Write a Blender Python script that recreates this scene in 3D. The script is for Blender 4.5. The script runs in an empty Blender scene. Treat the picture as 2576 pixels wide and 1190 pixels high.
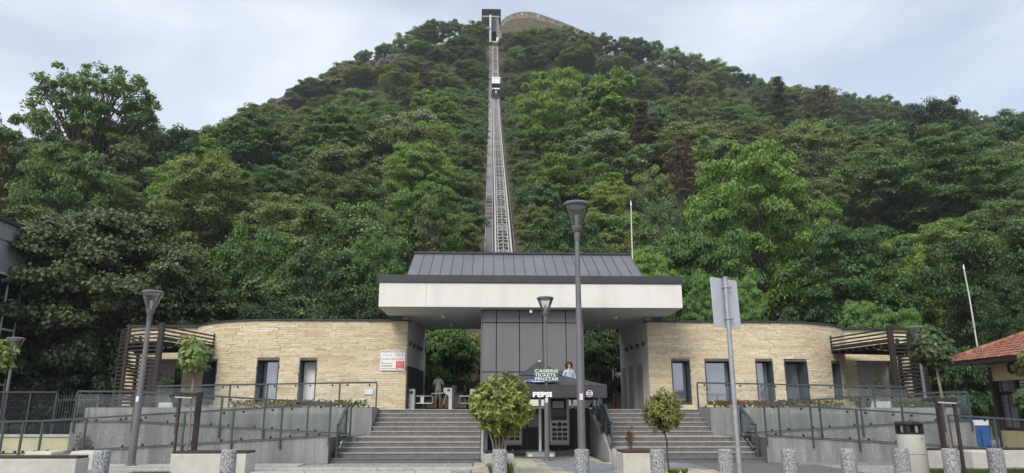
import bpy, bmesh, math, random
import numpy as np
from mathutils import Vector, Matrix

S = bpy.context.scene
COL = S.collection
rad = math.radians

# ------------------------------------------------------------------ camera
F_PX, CX, CY = 1755.0, 1288.0, 595.0          # pinhole of the photograph, measured on a 2576 px wide copy
PITCH, YAW, EYE = rad(14.08), rad(1.9), 1.5
cam_d = bpy.data.cameras.new('camera')
cam_d.sensor_width = 36.0
cam_d.lens = F_PX / 2576.0 * 36.0
cam_d.clip_start, cam_d.clip_end = 0.1, 3000
cam = bpy.data.objects.new('camera', cam_d)
COL.objects.link(cam)
cam.location = (0, 0, EYE)
cam.rotation_euler = (rad(90) + PITCH, 0, -YAW)
S.camera = cam
_R = cam.rotation_euler.to_matrix()

def at(px, py, Y):
    """world point on the photograph's ray (px,py) at depth Y"""
    r = _R @ Vector(((px - CX) / F_PX, -(py - CY) / F_PX, -1.0))
    return Vector((0, 0, EYE)) + r * (Y / r.y)

def xat(px, py, Y):
    return at(px, py, Y).x

# ------------------------------------------------------------------ sky and light
SUN_EL, SUN_AZ = rad(41), rad(203)      # azimuth measured clockwise from +Y: behind the camera, to the left
world = bpy.data.worlds.new('World')
S.world = world
world.use_nodes = True
nt = world.node_tree
nt.nodes.clear()
wo = nt.nodes.new('ShaderNodeOutputWorld')
bg = nt.nodes.new('ShaderNodeBackground')
sky = nt.nodes.new('ShaderNodeTexSky')
sky.sky_type = 'NISHITA'
sky.sun_disc = False
sky.sun_elevation = SUN_EL
sky.sun_rotation = SUN_AZ
sky.air_density, sky.dust_density, sky.ozone_density = 1.2, 2.5, 1.5
tc = nt.nodes.new('ShaderNodeTexCoord')
mp = nt.nodes.new('ShaderNodeMapping')
mp.inputs['Scale'].default_value = (1.0, 1.0, 2.6)
mp.inputs['Location'].default_value = (0.65, 0.2, 0.3)
n1 = nt.nodes.new('ShaderNodeTexNoise')
n1.inputs['Scale'].default_value = 1.7
n1.inputs['Detail'].default_value = 7
n1.inputs['Roughness'].default_value = 0.52
n1.inputs['Distortion'].default_value = 0.35
cr = nt.nodes.new('ShaderNodeValToRGB')
cr.color_ramp.elements[0].position, cr.color_ramp.elements[1].position = 0.36, 0.66
cr.color_ramp.elements[0].color = (0.42, 0.42, 0.42, 1)
cr.color_ramp.elements[1].color = (0.97, 0.97, 0.97, 1)
cl = nt.nodes.new('ShaderNodeMix'); cl.data_type = 'RGBA'
cl.inputs[7].default_value = (5.8, 6.1, 6.6, 1)        # thin bright cloud veil
L = nt.links.new
L(tc.outputs['Generated'], mp.inputs['Vector'])
L(mp.outputs['Vector'], n1.inputs['Vector'])
L(n1.outputs['Fac'], cr.inputs['Fac'])
L(cr.outputs['Color'], cl.inputs[0])
L(sky.outputs['Color'], cl.inputs[6])
L(cl.outputs[2], bg.inputs['Color'])
L(bg.outputs['Background'], wo.inputs['Surface'])
bg.inputs['Strength'].default_value = 0.13

sun_d = bpy.data.lights.new('sun', 'SUN')
sun_d.energy, sun_d.angle, sun_d.color = 1.9, rad(24), (1.0, 0.95, 0.87)
sun = bpy.data.objects.new('sun', sun_d)
COL.objects.link(sun)
_to = Vector((math.sin(SUN_AZ) * math.cos(SUN_EL), math.cos(SUN_AZ) * math.cos(SUN_EL), math.sin(SUN_EL)))
sun.rotation_euler = _to.to_track_quat('Z', 'Y').to_euler()

S.view_settings.view_transform = 'Standard'
S.view_settings.look = 'None'
S.view_settings.exposure = 0.42
S.view_settings.gamma = 1.0
S.view_settings.use_curve_mapping = False
S.render.engine = 'CYCLES'
S.cycles.use_denoising = True
S.cycles.max_bounces = 8
S.cycles.transparent_max_bounces = 16
S.cycles.caustics_reflective = False
S.cycles.caustics_refractive = False

# ------------------------------------------------------------------ materials
M = {}
def new_mat(name):
    m = bpy.data.materials.new(name)
    m.use_nodes = True
    M[name] = m
    n = m.node_tree.nodes
    return m, m.node_tree, n['Principled BSDF']

def nd(t, kind, **kw):
    x = t.nodes.new(kind)
    for k, v in kw.items():
        x.inputs[k].default_value = v
    return x

def coords(t, scale=(1, 1, 1), kind='Object'):
    if kind == 'World':
        g = t.nodes.new('ShaderNodeNewGeometry'); src = g.outputs['Position']
    else:
        g = t.nodes.new('ShaderNodeTexCoord'); src = g.outputs['Object']
    mp = nd(t, 'ShaderNodeMapping', Scale=scale)
    t.links.new(src, mp.inputs['Vector'])
    return mp.outputs['Vector']

def ramp(t, fac, stops):
    r = t.nodes.new('ShaderNodeValToRGB')
    e = r.color_ramp.elements
    while len(e) < len(stops): e.new(0.5)
    for i, (p, c) in enumerate(stops):
        e[i].position = p; e[i].color = (*c, 1)
    t.links.new(fac, r.inputs['Fac'])
    return r.outputs['Color']

def mixc(t, fac, a, b, mode='MIX'):
    m = t.nodes.new('ShaderNodeMix'); m.data_type = 'RGBA'; m.blend_type = mode
    for i, v in ((0, fac), (6, a), (7, b)):
        if hasattr(v, 'is_linked'): t.links.new(v, m.inputs[i])
        else: m.inputs[i].default_value = v if i == 0 else (*v, 1)
    return m.outputs[2]

def bump(t, b, h, strength=0.3, dist=0.02):
    bn = nd(t, 'ShaderNodeBump', Strength=strength, Distance=dist)
    t.links.new(h, bn.inputs['Height'])
    t.links.new(bn.outputs['Normal'], b.inputs['Normal'])

def simple(name, c, rough=0.6, metal=0.0, var=0.15, scale=3.0, bmp=0.0, bscale=60, world_co=True, spec=0.5):
    """a colour with soft weathering noise and optional fine relief"""
    m, t, b = new_mat(name)
    co = coords(t, kind='World' if world_co else 'Object')
    n = nd(t, 'ShaderNodeTexNoise', Scale=scale, Detail=6, Roughness=0.6)
    t.links.new(co, n.inputs['Vector'])
    lo = tuple(x * (1 - var) for x in c); hi = tuple(min(1, x * (1 + var)) for x in c)
    t.links.new(ramp(t, n.outputs['Fac'], [(0.3, lo), (0.7, hi)]), b.inputs['Base Color'])
    b.inputs['Roughness'].default_value = rough
    b.inputs['Metallic'].default_value = metal
    b.inputs['Specular IOR Level'].default_value = spec
    if bmp:
        n2 = nd(t, 'ShaderNodeTexNoise', Scale=bscale, Detail=4)
        t.links.new(co, n2.inputs['Vector'])
        bump(t, b, n2.outputs['Fac'], bmp, 0.01)
    return m

def speckle(name, dark, mid, light, scale=70, streak=0.0, rough=0.75, coarse=False):
    m, t, b = new_mat(name)
    co = coords(t, kind='World')
    v = nd(t, 'ShaderNodeTexNoise', Scale=scale, Detail=3 if coarse else 5, Roughness=0.75)
    t.links.new(co, v.inputs['Vector'])
    c = ramp(t, v.outputs['Fac'], [(0.36, dark), (0.47, mid), (0.54, mid), (0.64, light)])
    if streak:
        co2 = coords(t, (1.7, 1.7, 0.22), 'World')
        n = nd(t, 'ShaderNodeTexNoise', Scale=2.0, Detail=5, Roughness=0.65)
        t.links.new(co2, n.inputs['Vector'])
        s = ramp(t, n.outputs['Fac'], [(0.36, (1 - streak,) * 3), (0.62, (1.0, 1.0, 1.0))])
        c = mixc(t, 1.0, c, s, 'MULTIPLY')
    oi = t.nodes.new('ShaderNodeObjectInfo')
    tint = ramp(t, oi.outputs['Random'], [(0, (0.93, 0.93, 0.92)), (1, (1.0, 1.0, 1.0))])
    c = mixc(t, 1.0, c, tint, 'MULTIPLY')
    t.links.new(c, b.inputs['Base Color'])
    b.inputs['Roughness'].default_value = rough
    bump(t, b, v.outputs['Fac'], 0.25, 0.006)
    return m

simple('white_plaster', (0.80, 0.785, 0.745), 0.85, var=0.05, scale=1.4, bmp=0.15, bscale=90)
def streaked(name, c, rough, amount):
    m, t, b = new_mat(name)
    n = nd(t, 'ShaderNodeTexNoise', Scale=1.1, Detail=6, Roughness=0.62); t.links.new(coords(t, (1, 1, .16), 'World'), n.inputs['Vector'])
    n2 = nd(t, 'ShaderNodeTexNoise', Scale=0.5, Detail=5); t.links.new(coords(t, kind='World'), n2.inputs['Vector'])
    k = 1-amount
    c1 = mixc(t, 1.0, ramp(t, n.outputs['Fac'], [(0.30, tuple(x*k for x in c)), (0.55, c)]), ramp(t, n2.outputs['Fac'], [(0.35, (0.93, 0.925, 0.91)), (0.6, (1, 1, 1))]), 'MULTIPLY')
    t.links.new(c1, b.inputs['Base Color']); b.inputs['Roughness'].default_value = rough
    n3 = nd(t, 'ShaderNodeTexNoise', Scale=70, Detail=3); t.links.new(coords(t, kind='World'), n3.inputs['Vector']); bump(t, b, n3.outputs['Fac'], 0.15, 0.01)
streaked('fascia_render', (0.78, 0.765, 0.725), 0.88, 0.13)
simple('soffit_plaster', (0.70, 0.70, 0.69), 0.9, var=0.04, scale=1.0)
simple('grey_plaster', (0.44, 0.44, 0.43), 0.9, var=0.07, scale=1.2, bmp=0.1)
simple('panel_grey', (0.150, 0.153, 0.160), 0.42, var=0.06, scale=0.9)
simple('anthracite', (0.035, 0.039, 0.047), 0.45, var=0.12, scale=2)
simple('rail_steel', (0.055, 0.068, 0.080), 0.45, var=0.15, scale=5)
simple('lamp_grey', (0.150, 0.153, 0.162), 0.42, var=0.08, scale=4, metal=0.2)
simple('galvanised', (0.40, 0.42, 0.44), 0.45, metal=0.55, var=0.18, scale=9)
simple('sign_back', (0.60, 0.62, 0.66), 0.5, metal=0.3, var=0.08, scale=3)
simple('pergola_brown', (0.022, 0.015, 0.013), 0.6, var=0.25, scale=6)
simple('wood_dark', (0.050, 0.027, 0.020), 0.7, var=0.35, scale=14, bmp=0.3, bscale=40)
simple('stake_wood', (0.040, 0.028, 0.022), 0.8, var=0.35, scale=12, bmp=0.4, bscale=40)
simple('concrete_white', (0.52, 0.505, 0.46), 0.85, var=0.12, scale=4, bmp=0.3, bscale=120)
simple('concrete_grey', (0.36, 0.355, 0.34), 0.9, var=0.16, scale=3, bmp=0.3, bscale=80)
simple('concrete_dark', (0.060, 0.060, 0.058), 0.75, var=0.3, scale=2.2, bmp=0.2)
simple('step_base', (0.12, 0.125, 0.135), 0.6, var=0.18, scale=3)
simple('black_plastic', (0.016, 0.016, 0.018), 0.4, var=0.2, scale=6)
simple('matte_dark', (0.016, 0.018, 0.024), 0.95, var=0.15, scale=1, spec=0.08)
simple('black_rubber', (0.010, 0.010, 0.011), 0.65, var=0.2, scale=6)
simple('parasol_black', (0.050, 0.051, 0.058), 0.85, var=0.18, scale=5, bmp=0.2, bscale=200)
simple('machine_white', (0.66, 0.655, 0.63), 0.5, var=0.05, scale=5)
simple('white_paint', (0.78, 0.78, 0.77), 0.5, var=0.03, scale=5)
simple('print_white', (0.86, 0.86, 0.85), 0.6, var=0.03, scale=5)
simple('paper', (0.72, 0.72, 0.70), 0.8, var=0.05, scale=8)
simple('print_black', (0.02, 0.02, 0.022), 0.6, var=0.05)
simple('print_red', (0.62, 0.035, 0.04), 0.6, var=0.08)
simple('print_blue', (0.05, 0.12, 0.45), 0.6, var=0.08)
simple('print_green', (0.045, 0.105, 0.088), 0.5, var=0.1)
simple('cream_wall', (0.60, 0.50, 0.29), 0.9, var=0.1, scale=2, bmp=0.15)
simple('beige_low', (0.50, 0.46, 0.31), 0.9, var=0.14, scale=2)
simple('pole_cream', (0.62, 0.60, 0.54), 0.6, var=0.1, scale=6)
simple('rail_light', (0.52, 0.515, 0.50), 0.55, metal=0.1, var=0.12, scale=1.5)
simple('rail_mid', (0.30, 0.30, 0.31), 0.55, metal=0.3, var=0.2, scale=1)
simple('blue_box', (0.02, 0.085, 0.28), 0.5, var=0.25, scale=3)
simple('soil', (0.050, 0.036, 0.026), 0.95, var=0.4, scale=9, bmp=0.5)
simple('skin', (0.58, 0.34, 0.25), 0.55, var=0.06)
simple('skin_tan', (0.40, 0.22, 0.15), 0.55, var=0.06)
simple('hair_auburn', (0.055, 0.012, 0.012), 0.6, var=0.4, scale=40)
simple('hair_dark', (0.018, 0.013, 0.011), 0.6, var=0.4, scale=40)
simple('cloth_lightblue', (0.42, 0.55, 0.68), 0.9, var=0.1, scale=14)
simple('cloth_white', (0.70, 0.70, 0.68), 0.9, var=0.06, scale=14)
simple('cloth_beige', (0.45, 0.42, 0.37), 0.9, var=0.1, scale=14)
simple('cloth_navy', (0.015, 0.017, 0.024), 0.9, var=0.2, scale=14)
simple('cloth_denim', (0.10, 0.12, 0.16), 0.9, var=0.2, scale=14)
simple('shoe', (0.05, 0.045, 0.045), 0.6)
simple('eye_dark', (0.02, 0.015, 0.012), 0.3)
simple('lips', (0.42, 0.09, 0.09), 0.5)
simple('bark', (0.065, 0.050, 0.040), 0.95, var=0.35, scale=7, bmp=0.5, bscale=22)
simple('bark_pale', (0.24, 0.20, 0.16), 0.95, var=0.3, scale=9, bmp=0.4, bscale=30)
simple('clad_metal', (0.46, 0.47, 0.50), 0.45, metal=0.35, var=0.1, scale=1)
simple('light_lens', (0.85, 0.85, 0.82), 0.3, var=0.02)
simple('petal_red', (0.32, 0.055, 0.045), 0.7, var=0.4, scale=30)
simple('petal_orange', (0.52, 0.22, 0.09), 0.7, var=0.35, scale=30)
simple('petal_yellow', (0.55, 0.44, 0.15), 0.7, var=0.3, scale=30)
simple('rope', (0.50, 0.47, 0.40), 0.9)
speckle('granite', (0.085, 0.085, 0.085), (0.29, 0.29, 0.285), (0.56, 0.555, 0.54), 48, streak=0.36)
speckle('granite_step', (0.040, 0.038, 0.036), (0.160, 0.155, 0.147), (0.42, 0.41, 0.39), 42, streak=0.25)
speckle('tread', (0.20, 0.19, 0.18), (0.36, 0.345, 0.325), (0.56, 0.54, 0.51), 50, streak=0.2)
speckle('terrazzo', (0.025, 0.026, 0.03), (0.27, 0.275, 0.285), (0.62, 0.63, 0.64), 30, rough=0.7, coarse=True)
speckle('exposed_concrete', (0.30, 0.29, 0.26), (0.42, 0.41, 0.375), (0.56, 0.55, 0.51), 60)

# patterned skirt
m, t, b = new_mat('cloth_pattern')
v = nd(t, 'ShaderNodeTexVoronoi', Scale=30)
t.links.new(coords(t), v.inputs['Vector'])
t.links.new(ramp(t, v.outputs['Distance'], [(0.25, (0.30, 0.26, 0.24)), (0.55, (0.03, 0.03, 0.035))]), b.inputs['Base Color'])
b.inputs['Roughness'].default_value = 0.9

# split-face travertine: tint per piece, streaks and pits along the bed
m, t, b = new_mat('split_stone')
oi = t.nodes.new('ShaderNodeObjectInfo'); ge = t.nodes.new('ShaderNodeNewGeometry')
ad = t.nodes.new('ShaderNodeMath'); ad.operation = 'ADD'
fr = t.nodes.new('ShaderNodeMath'); fr.operation = 'FRACT'
t.links.new(oi.outputs['Random'], ad.inputs[0]); t.links.new(ge.outputs['Random Per Island'], ad.inputs[1])
t.links.new(ad.outputs[0], fr.inputs[0])
base = ramp(t, fr.outputs[0], [(0.0, (0.63, 0.525, 0.355)), (0.25, (0.73, 0.645, 0.47)), (0.5, (0.69, 0.61, 0.45)), (0.8, (0.78, 0.71, 0.555)), (1.0, (0.60, 0.485, 0.315))])
co = coords(t, (1.2, 1.2, 7), 'World')
n = nd(t, 'ShaderNodeTexNoise', Scale=3.5, Detail=8, Roughness=0.68, Distortion=0.6)
t.links.new(co, n.inputs['Vector'])
c = mixc(t, 1.0, base, ramp(t, n.outputs['Fac'], [(0.30, (0.66, 0.58, 0.48)), (0.46, (0.97, 0.96, 0.93)), (0.7, (1.0, 1.0, 1.0))]), 'MULTIPLY')
n3 = nd(t, 'ShaderNodeTexNoise', Scale=0.35, Detail=4); t.links.new(coords(t, kind='World'), n3.inputs['Vector'])
c = mixc(t, 1.0, c, ramp(t, n3.outputs['Fac'], [(0.35, (0.90, 0.87, 0.83)), (0.6, (1, 1, 1))]), 'MULTIPLY')
t.links.new(c, b.inputs['Base Color']); b.inputs['Roughness'].default_value = 0.9
n2 = nd(t, 'ShaderNodeTexNoise', Scale=9, Detail=8, Roughness=0.7); t.links.new(co, n2.inputs['Vector'])
bump(t, b, n2.outputs['Fac'], 0.45, 0.015)
simple('mortar', (0.26, 0.20, 0.13), 0.95, var=0.2, scale=6)

# glass
def glass(name, tint, refl, rough=0.02, trans=0.85):
    m = bpy.data.materials.new(name); m.use_nodes = True; M[name] = m
    t = m.node_tree; t.nodes.clear()
    o = t.nodes.new('ShaderNodeOutputMaterial')
    tr = t.nodes.new('ShaderNodeBsdfTransparent'); tr.inputs['Color'].default_value = (*tint, 1)
    gl = t.nodes.new('ShaderNodeBsdfGlossy'); gl.inputs['Roughness'].default_value = rough
    gl.inputs['Color'].default_value = (0.9, 0.93, 0.95, 1)
    lw = nd(t, 'ShaderNodeLayerWeight', Blend=0.25)
    mx = t.nodes.new('ShaderNodeMath'); mx.operation = 'MULTIPLY_ADD'; mx.use_clamp = True
    mx.inputs[1].default_value = 0.8; mx.inputs[2].default_value = refl
    t.links.new(lw.outputs['Fresnel'], mx.inputs[0])
    ms = t.nodes.new('ShaderNodeMixShader')
    t.links.new(mx.outputs[0], ms.inputs[0]); t.links.new(tr.outputs[0], ms.inputs[1]); t.links.new(gl.outputs[0], ms.inputs[2])
    t.links.new(ms.outputs[0], o.inputs['Surface'])
glass('rail_glass', (0.965, 0.98, 0.975), 0.02)
glass('lamp_glass', (0.93, 0.95, 0.96), 0.20, rough=0.12)
m, t, b = new_mat('window_glass')
b.inputs['Base Color'].default_value = (0.34, 0.36, 0.42, 1); b.inputs['Metallic'].default_value = 0.75
b.inputs['Roughness'].default_value = 0.06
wn = nd(t, 'ShaderNodeTexNoise', Scale=0.9, Detail=2); t.links.new(coords(t, kind='World'), wn.inputs['Vector'])
bump(t, b, wn.outputs['Fac'], 0.06, 0.05)
m, t, b = new_mat('dark_glass')
b.inputs['Base Color'].default_value = (0.012, 0.014, 0.016, 1); b.inputs['Roughness'].default_value = 0.08
m, t, b = new_mat('green_glass')
b.inputs['Base Color'].default_value = (0.03, 0.045, 0.05, 1); b.inputs['Roughness'].default_value = 0.1; b.inputs['Metallic'].default_value = 0.3

# standing-seam metal
m, t, b = new_mat('roof_metal')
n = nd(t, 'ShaderNodeTexNoise', Scale=0.6, Detail=5); t.links.new(coords(t, kind='World'), n.inputs['Vector'])
oi = t.nodes.new('ShaderNodeObjectInfo')
c = mixc(t, 1.0, ramp(t, n.outputs['Fac'], [(0.3, (0.150, 0.152, 0.172)), (0.7, (0.185, 0.187, 0.207))]), ramp(t, oi.outputs['Random'], [(0, (0.9, 0.9, 0.9)), (1, (1.05, 1.05, 1.05))]), 'MULTIPLY')
t.links.new(c, b.inputs['Base Color']); b.inputs['Roughness'].default_value = 0.5; b.inputs['Metallic'].default_value = 0.25
bump(t, b, n.outputs['Fac'], 0.1, 0.05)

# clay tile
m, t, b = new_mat('clay_tile')
oi = t.nodes.new('ShaderNodeObjectInfo'); ge = t.nodes.new('ShaderNodeNewGeometry')
ad = t.nodes.new('ShaderNodeMath'); ad.operation = 'ADD'; fr = t.nodes.new('ShaderNodeMath'); fr.operation = 'FRACT'
t.links.new(oi.outputs['Random'], ad.inputs[0]); t.links.new(ge.outputs['Random Per Island'], ad.inputs[1]); t.links.new(ad.outputs[0], fr.inputs[0])
base = ramp(t, fr.outputs[0], [(0, (0.24, 0.090, 0.058)), (0.5, (0.31, 0.130, 0.084)), (1, (0.39, 0.185, 0.122))])
n = nd(t, 'ShaderNodeTexNoise', Scale=4, Detail=6); t.links.new(coords(t, kind='World'), n.inputs['Vector'])
c = mixc(t, 1.0, base, ramp(t, n.outputs['Fac'], [(0.32, (0.55, 0.5, 0.48)), (0.6, (1, 1, 1))]), 'MULTIPLY')
t.links.new(c, b.inputs['Base Color']); b.inputs['Roughness'].default_value = 0.85

# foliage: hue from the object's own colour, varied leaf by leaf
def foliage(name, rough=0.5, trans=0.36, attr=True, base=None):
    m = bpy.data.materials.new(name); m.use_nodes = True; M[name] = m
    t = m.node_tree; b = t.nodes['Principled BSDF']; o = t.nodes['Material Output']
    oi = t.nodes.new('ShaderNodeObjectInfo'); ge = t.nodes.new('ShaderNodeNewGeometry')
    if base is None: c0 = oi.outputs['Color']
    else:
        rgb = t.nodes.new('ShaderNodeRGB'); rgb.outputs[0].default_value = (*base, 1); c0 = rgb.outputs[0]
    hs = nd(t, 'ShaderNodeHueSaturation', Saturation=0.9)
    mr = nd(t, 'ShaderNodeMapRange'); mr.inputs[3].default_value = 0.475; mr.inputs[4].default_value = 0.525
    t.links.new(ge.outputs['Random Per Island'], mr.inputs[0]); t.links.new(mr.outputs[0], hs.inputs['Hue'])
    wn = t.nodes.new('ShaderNodeTexWhiteNoise'); wn.noise_dimensions = '1D'
    t.links.new(ge.outputs['Random Per Island'], wn.inputs['W'])
    mv = nd(t, 'ShaderNodeMapRange'); mv.inputs[3].default_value = 0.62; mv.inputs[4].default_value = 1.42
    t.links.new(wn.outputs['Value'], mv.inputs[0]); t.links.new(mv.outputs[0], hs.inputs['Value'])
    t.links.new(c0, hs.inputs['Color'])
    t.links.new(hs.outputs['Color'], b.inputs['Base Color'])
    b.inputs['Roughness'].default_value = rough
    b.inputs['Specular IOR Level'].default_value = 0.35
    tr = t.nodes.new('ShaderNodeBsdfTranslucent')
    yl = mixc(t, 1.0, hs.outputs['Color'], (1.15, 1.15, 0.6), 'MULTIPLY')
    t.links.new(yl, tr.inputs['Color'])
    ms = t.nodes.new('ShaderNodeMixShader'); ms.inputs[0].default_value = trans
    t.links.new(b.outputs[0], ms.inputs[1]); t.links.new(tr.outputs[0], ms.inputs[2])
    t.links.new(ms.outputs[0], o.inputs['Surface'])
foliage('leaf')
foliage('leaf_gloss', rough=0.38, trans=0.22)

# terrain and ground
m, t, b = new_mat('hill_ground')
co = coords(t, kind='World')
n = nd(t, 'ShaderNodeTexNoise', Scale=0.16, Detail=9, Roughness=0.7); t.links.new(co, n.inputs['Vector'])
c = ramp(t, n.outputs['Fac'], [(0.32, (0.022, 0.034, 0.012)), (0.5, (0.042, 0.055, 0.020)), (0.62, (0.085, 0.066, 0.040)), (0.75, (0.13, 0.10, 0.065))])
t.links.new(c, b.inputs['Base Color']); b.inputs['Roughness'].default_value = 1.0
n2 = nd(t, 'ShaderNodeTexNoise', Scale=1.5, Detail=8, Roughness=0.7); t.links.new(co, n2.inputs['Vector'])
bump(t, b, n2.outputs['Fac'], 1.0, 0.5)
m, t, b = new_mat('rock')
n = nd(t, 'ShaderNodeTexNoise', Scale=0.5, Detail=9, Roughness=0.72); t.links.new(coords(t, (1, 1, 2.5), 'World'), n.inputs['Vector'])
c = ramp(t, n.outputs['Fac'], [(0.34, (0.05, 0.042, 0.034)), (0.5, (0.115, 0.096, 0.076)), (0.68, (0.20, 0.17, 0.138))])
t.links.new(c, b.inputs['Base Color']); b.inputs['Roughness'].default_value = 1.0
bump(t, b, n.outputs['Fac'], 1.0, 0.8)
m, t, b = new_mat('dry_earth')
n = nd(t, 'ShaderNodeTexNoise', Scale=0.45, Detail=9, Roughness=0.7); t.links.new(coords(t, kind='World'), n.inputs['Vector'])
c = ramp(t, n.outputs['Fac'], [(0.32, (0.042, 0.046, 0.022)), (0.5, (0.085, 0.064, 0.040)), (0.7, (0.145, 0.110, 0.072))])
t.links.new(c, b.inputs['Base Color']); b.inputs['Roughness'].default_value = 1.0
bump(t, b, n.outputs['Fac'], 0.8, 0.3)
m, t, b = new_mat('fort_stone')
co = coords(t, (1, 1, 1), 'World')
n = nd(t, 'ShaderNodeTexNoise', Scale=0.9, Detail=8, Roughness=0.7); t.links.new(co, n.inputs['Vector'])
c = ramp(t, n.outputs['Fac'], [(0.34, (0.11, 0.098, 0.084)), (0.5, (0.19, 0.172, 0.150)), (0.68, (0.28, 0.258, 0.23))])
t.links.new(c, b.inputs['Base Color']); b.inputs['Roughness'].default_value = 0.95
bump(t, b, n.outputs['Fac'], 0.8, 0.3)
m, t, b = new_mat('cobble')
v = nd(t, 'ShaderNodeTexVoronoi', Scale=8.5); v.feature = 'DISTANCE_TO_EDGE'
v2 = nd(t, 'ShaderNodeTexVoronoi', Scale=8.5)
co = coords(t, kind='World'); t.links.new(co, v.inputs['Vector']); t.links.new(co, v2.inputs['Vector'])
stone = ramp(t, v2.outputs['Color'], [(0, (0.30, 0.295, 0.275)), (1, (0.47, 0.46, 0.43))])
c = mixc(t, 1.0, stone, ramp(t, v.outputs['Distance'], [(0.02, (0.35, 0.35, 0.33)), (0.10, (1, 1, 1))]), 'MULTIPLY')
t.links.new(c, b.inputs['Base Color']); b.inputs['Roughness'].default_value = 0.85
bump(t, b, v.outputs['Distance'], 0.9, 0.05)
simple('paver_yellow', (0.46, 0.42, 0.30), 0.9, var=0.16, scale=5, bmp=0.2)
simple('paver_grey', (0.215, 0.225, 0.245), 0.9, var=0.2, scale=5, bmp=0.2)
simple('kerb', (0.45, 0.44, 0.42), 0.9, var=0.15, scale=4, bmp=0.2)
simple('asphalt', (0.075, 0.075, 0.077), 0.95, var=0.2, scale=2, bmp=0.4, bscale=150)
simple('joint', (0.13, 0.125, 0.115), 1.0, var=0.3, scale=5)

# ------------------------------------------------------------------ mesh helpers
class MB:
    def __init__(s): s.v = []; s.f = []
    def add(s, vs, fs):
        o = len(s.v); s.v += [tuple(p) for p in vs]; s.f += [tuple(i + o for i in f) for f in fs]; return s
    def box(s, x0, x1, y0, y1, z0, z1):
        return s.add([(x0,y0,z0),(x1,y0,z0),(x1,y1,z0),(x0,y1,z0),(x0,y0,z1),(x1,y0,z1),(x1,y1,z1),(x0,y1,z1)],
                     [(0,3,2,1),(4,5,6,7),(0,1,5,4),(1,2,6,5),(2,3,7,6),(3,0,4,7)])
    def hexa(s, b, t):                       # bottom and top quads, both counter-clockwise from above
        return s.add(list(b) + list(t), [(0,3,2,1),(4,5,6,7),(0,1,5,4),(1,2,6,5),(2,3,7,6),(3,0,4,7)])
    def prism(s, poly, z0, z1):
        n = len(poly)
        a = sum(poly[i][0]*poly[(i+1)%n][1]-poly[(i+1)%n][0]*poly[i][1] for i in range(n))
        if a < 0: poly = poly[::-1]
        return s.add([(x,y,z0) for x,y in poly]+[(x,y,z1) for x,y in poly],
                     [tuple(range(n-1,-1,-1)), tuple(range(n,2*n))]+[(i,(i+1)%n,n+(i+1)%n,n+i) for i in range(n)])
    def bar(s, p0, p1, w, h, up=(0,0,1)):
        p0, p1 = Vector(p0), Vector(p1); d = (p1-p0).normalized(); up = Vector(up)
        if abs(d.dot(up)) > 0.97: up = Vector((0,1,0))
        a = d.cross(up).normalized(); c = a.cross(d).normalized()
        q = [(-w/2,-h/2),(w/2,-h/2),(w/2,h/2),(-w/2,h/2)]
        vs = [p+a*i+c*j for p in (p0,p1) for i,j in q]
        return s.add(vs, [(0,1,2,3),(7,6,5,4),(0,4,5,1),(1,5,6,2),(2,6,7,3),(3,7,4,0)])
    def tube(s, pts, rs, n=8, caps=True):
        pts = [Vector(p) for p in pts]
        if not hasattr(rs, '__len__'): rs = [rs]*len(pts)
        o = len(s.v); ref = None
        for i, p in enumerate(pts):
            d = (pts[min(i+1,len(pts)-1)]-pts[max(i-1,0)]).normalized()
            if ref is None: ref = Vector((1,0,0)) if abs(d.x) < 0.8 else Vector((0,1,0))
            a = d.cross(ref).normalized(); ref = a.cross(d).normalized(); b = ref
            for k in range(n):
                t = 2*math.pi*k/n
                s.v.append(tuple(p+a*(math.cos(t)*rs[i])+b*(math.sin(t)*rs[i])))
        for i in range(len(pts)-1):
            for k in range(n):
                k2 = (k+1)%n
                s.f.append((o+i*n+k,o+(i+1)*n+k,o+(i+1)*n+k2,o+i*n+k2))
        if caps:
            s.f.append(tuple(o+k for k in range(n))); s.f.append(tuple(o+(len(pts)-1)*n+k for k in range(n-1,-1,-1)))
        return s
    def lathe(s, prof, c=(0,0,0), n=20):
        o = len(s.v); cx, cy, cz = c
        for r, z in prof:
            for k in range(n):
                t = 2*math.pi*k/n
                s.v.append((cx+r*math.cos(t), cy+r*math.sin(t), cz+z))
        for i in range(len(prof)-1):
            for k in range(n):
                k2 = (k+1)%n
                s.f.append((o+i*n+k,o+i*n+k2,o+(i+1)*n+k2,o+(i+1)*n+k))
        s.f.append(tuple(o+k for k in range(n-1,-1,-1))); s.f.append(tuple(o+(len(prof)-1)*n+k for k in range(n)))
        return s
    def mesh(s, name, bevel=0.0, seg=1, smooth=False):
        me = bpy.data.meshes.new(name); me.from_pydata(s.v, [], s.f)
        if bevel:
            bm = bmesh.new(); bm.from_mesh(me)
            bmesh.ops.remove_doubles(bm, verts=bm.verts, dist=1e-5)
            es = [e for e in bm.edges if len(e.link_faces) == 2 and e.calc_face_angle(0) > 0.5]
            bmesh.ops.bevel(bm, geom=es, offset=bevel, segments=seg, affect='EDGES', profile=0.5, clamp_overlap=True)
            bm.to_mesh(me); bm.free()
        if smooth:
            me.polygons.foreach_set('use_smooth', [True]*len(me.polygons))
            me.set_sharp_from_angle(angle=rad(40))
        me.update(); return me
    def build(s, name, mat, parent=None, bevel=0.0, seg=1, smooth=False, **kw):
        return link(name, s.mesh(name, bevel, seg, smooth), mat, parent, **kw)

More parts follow.
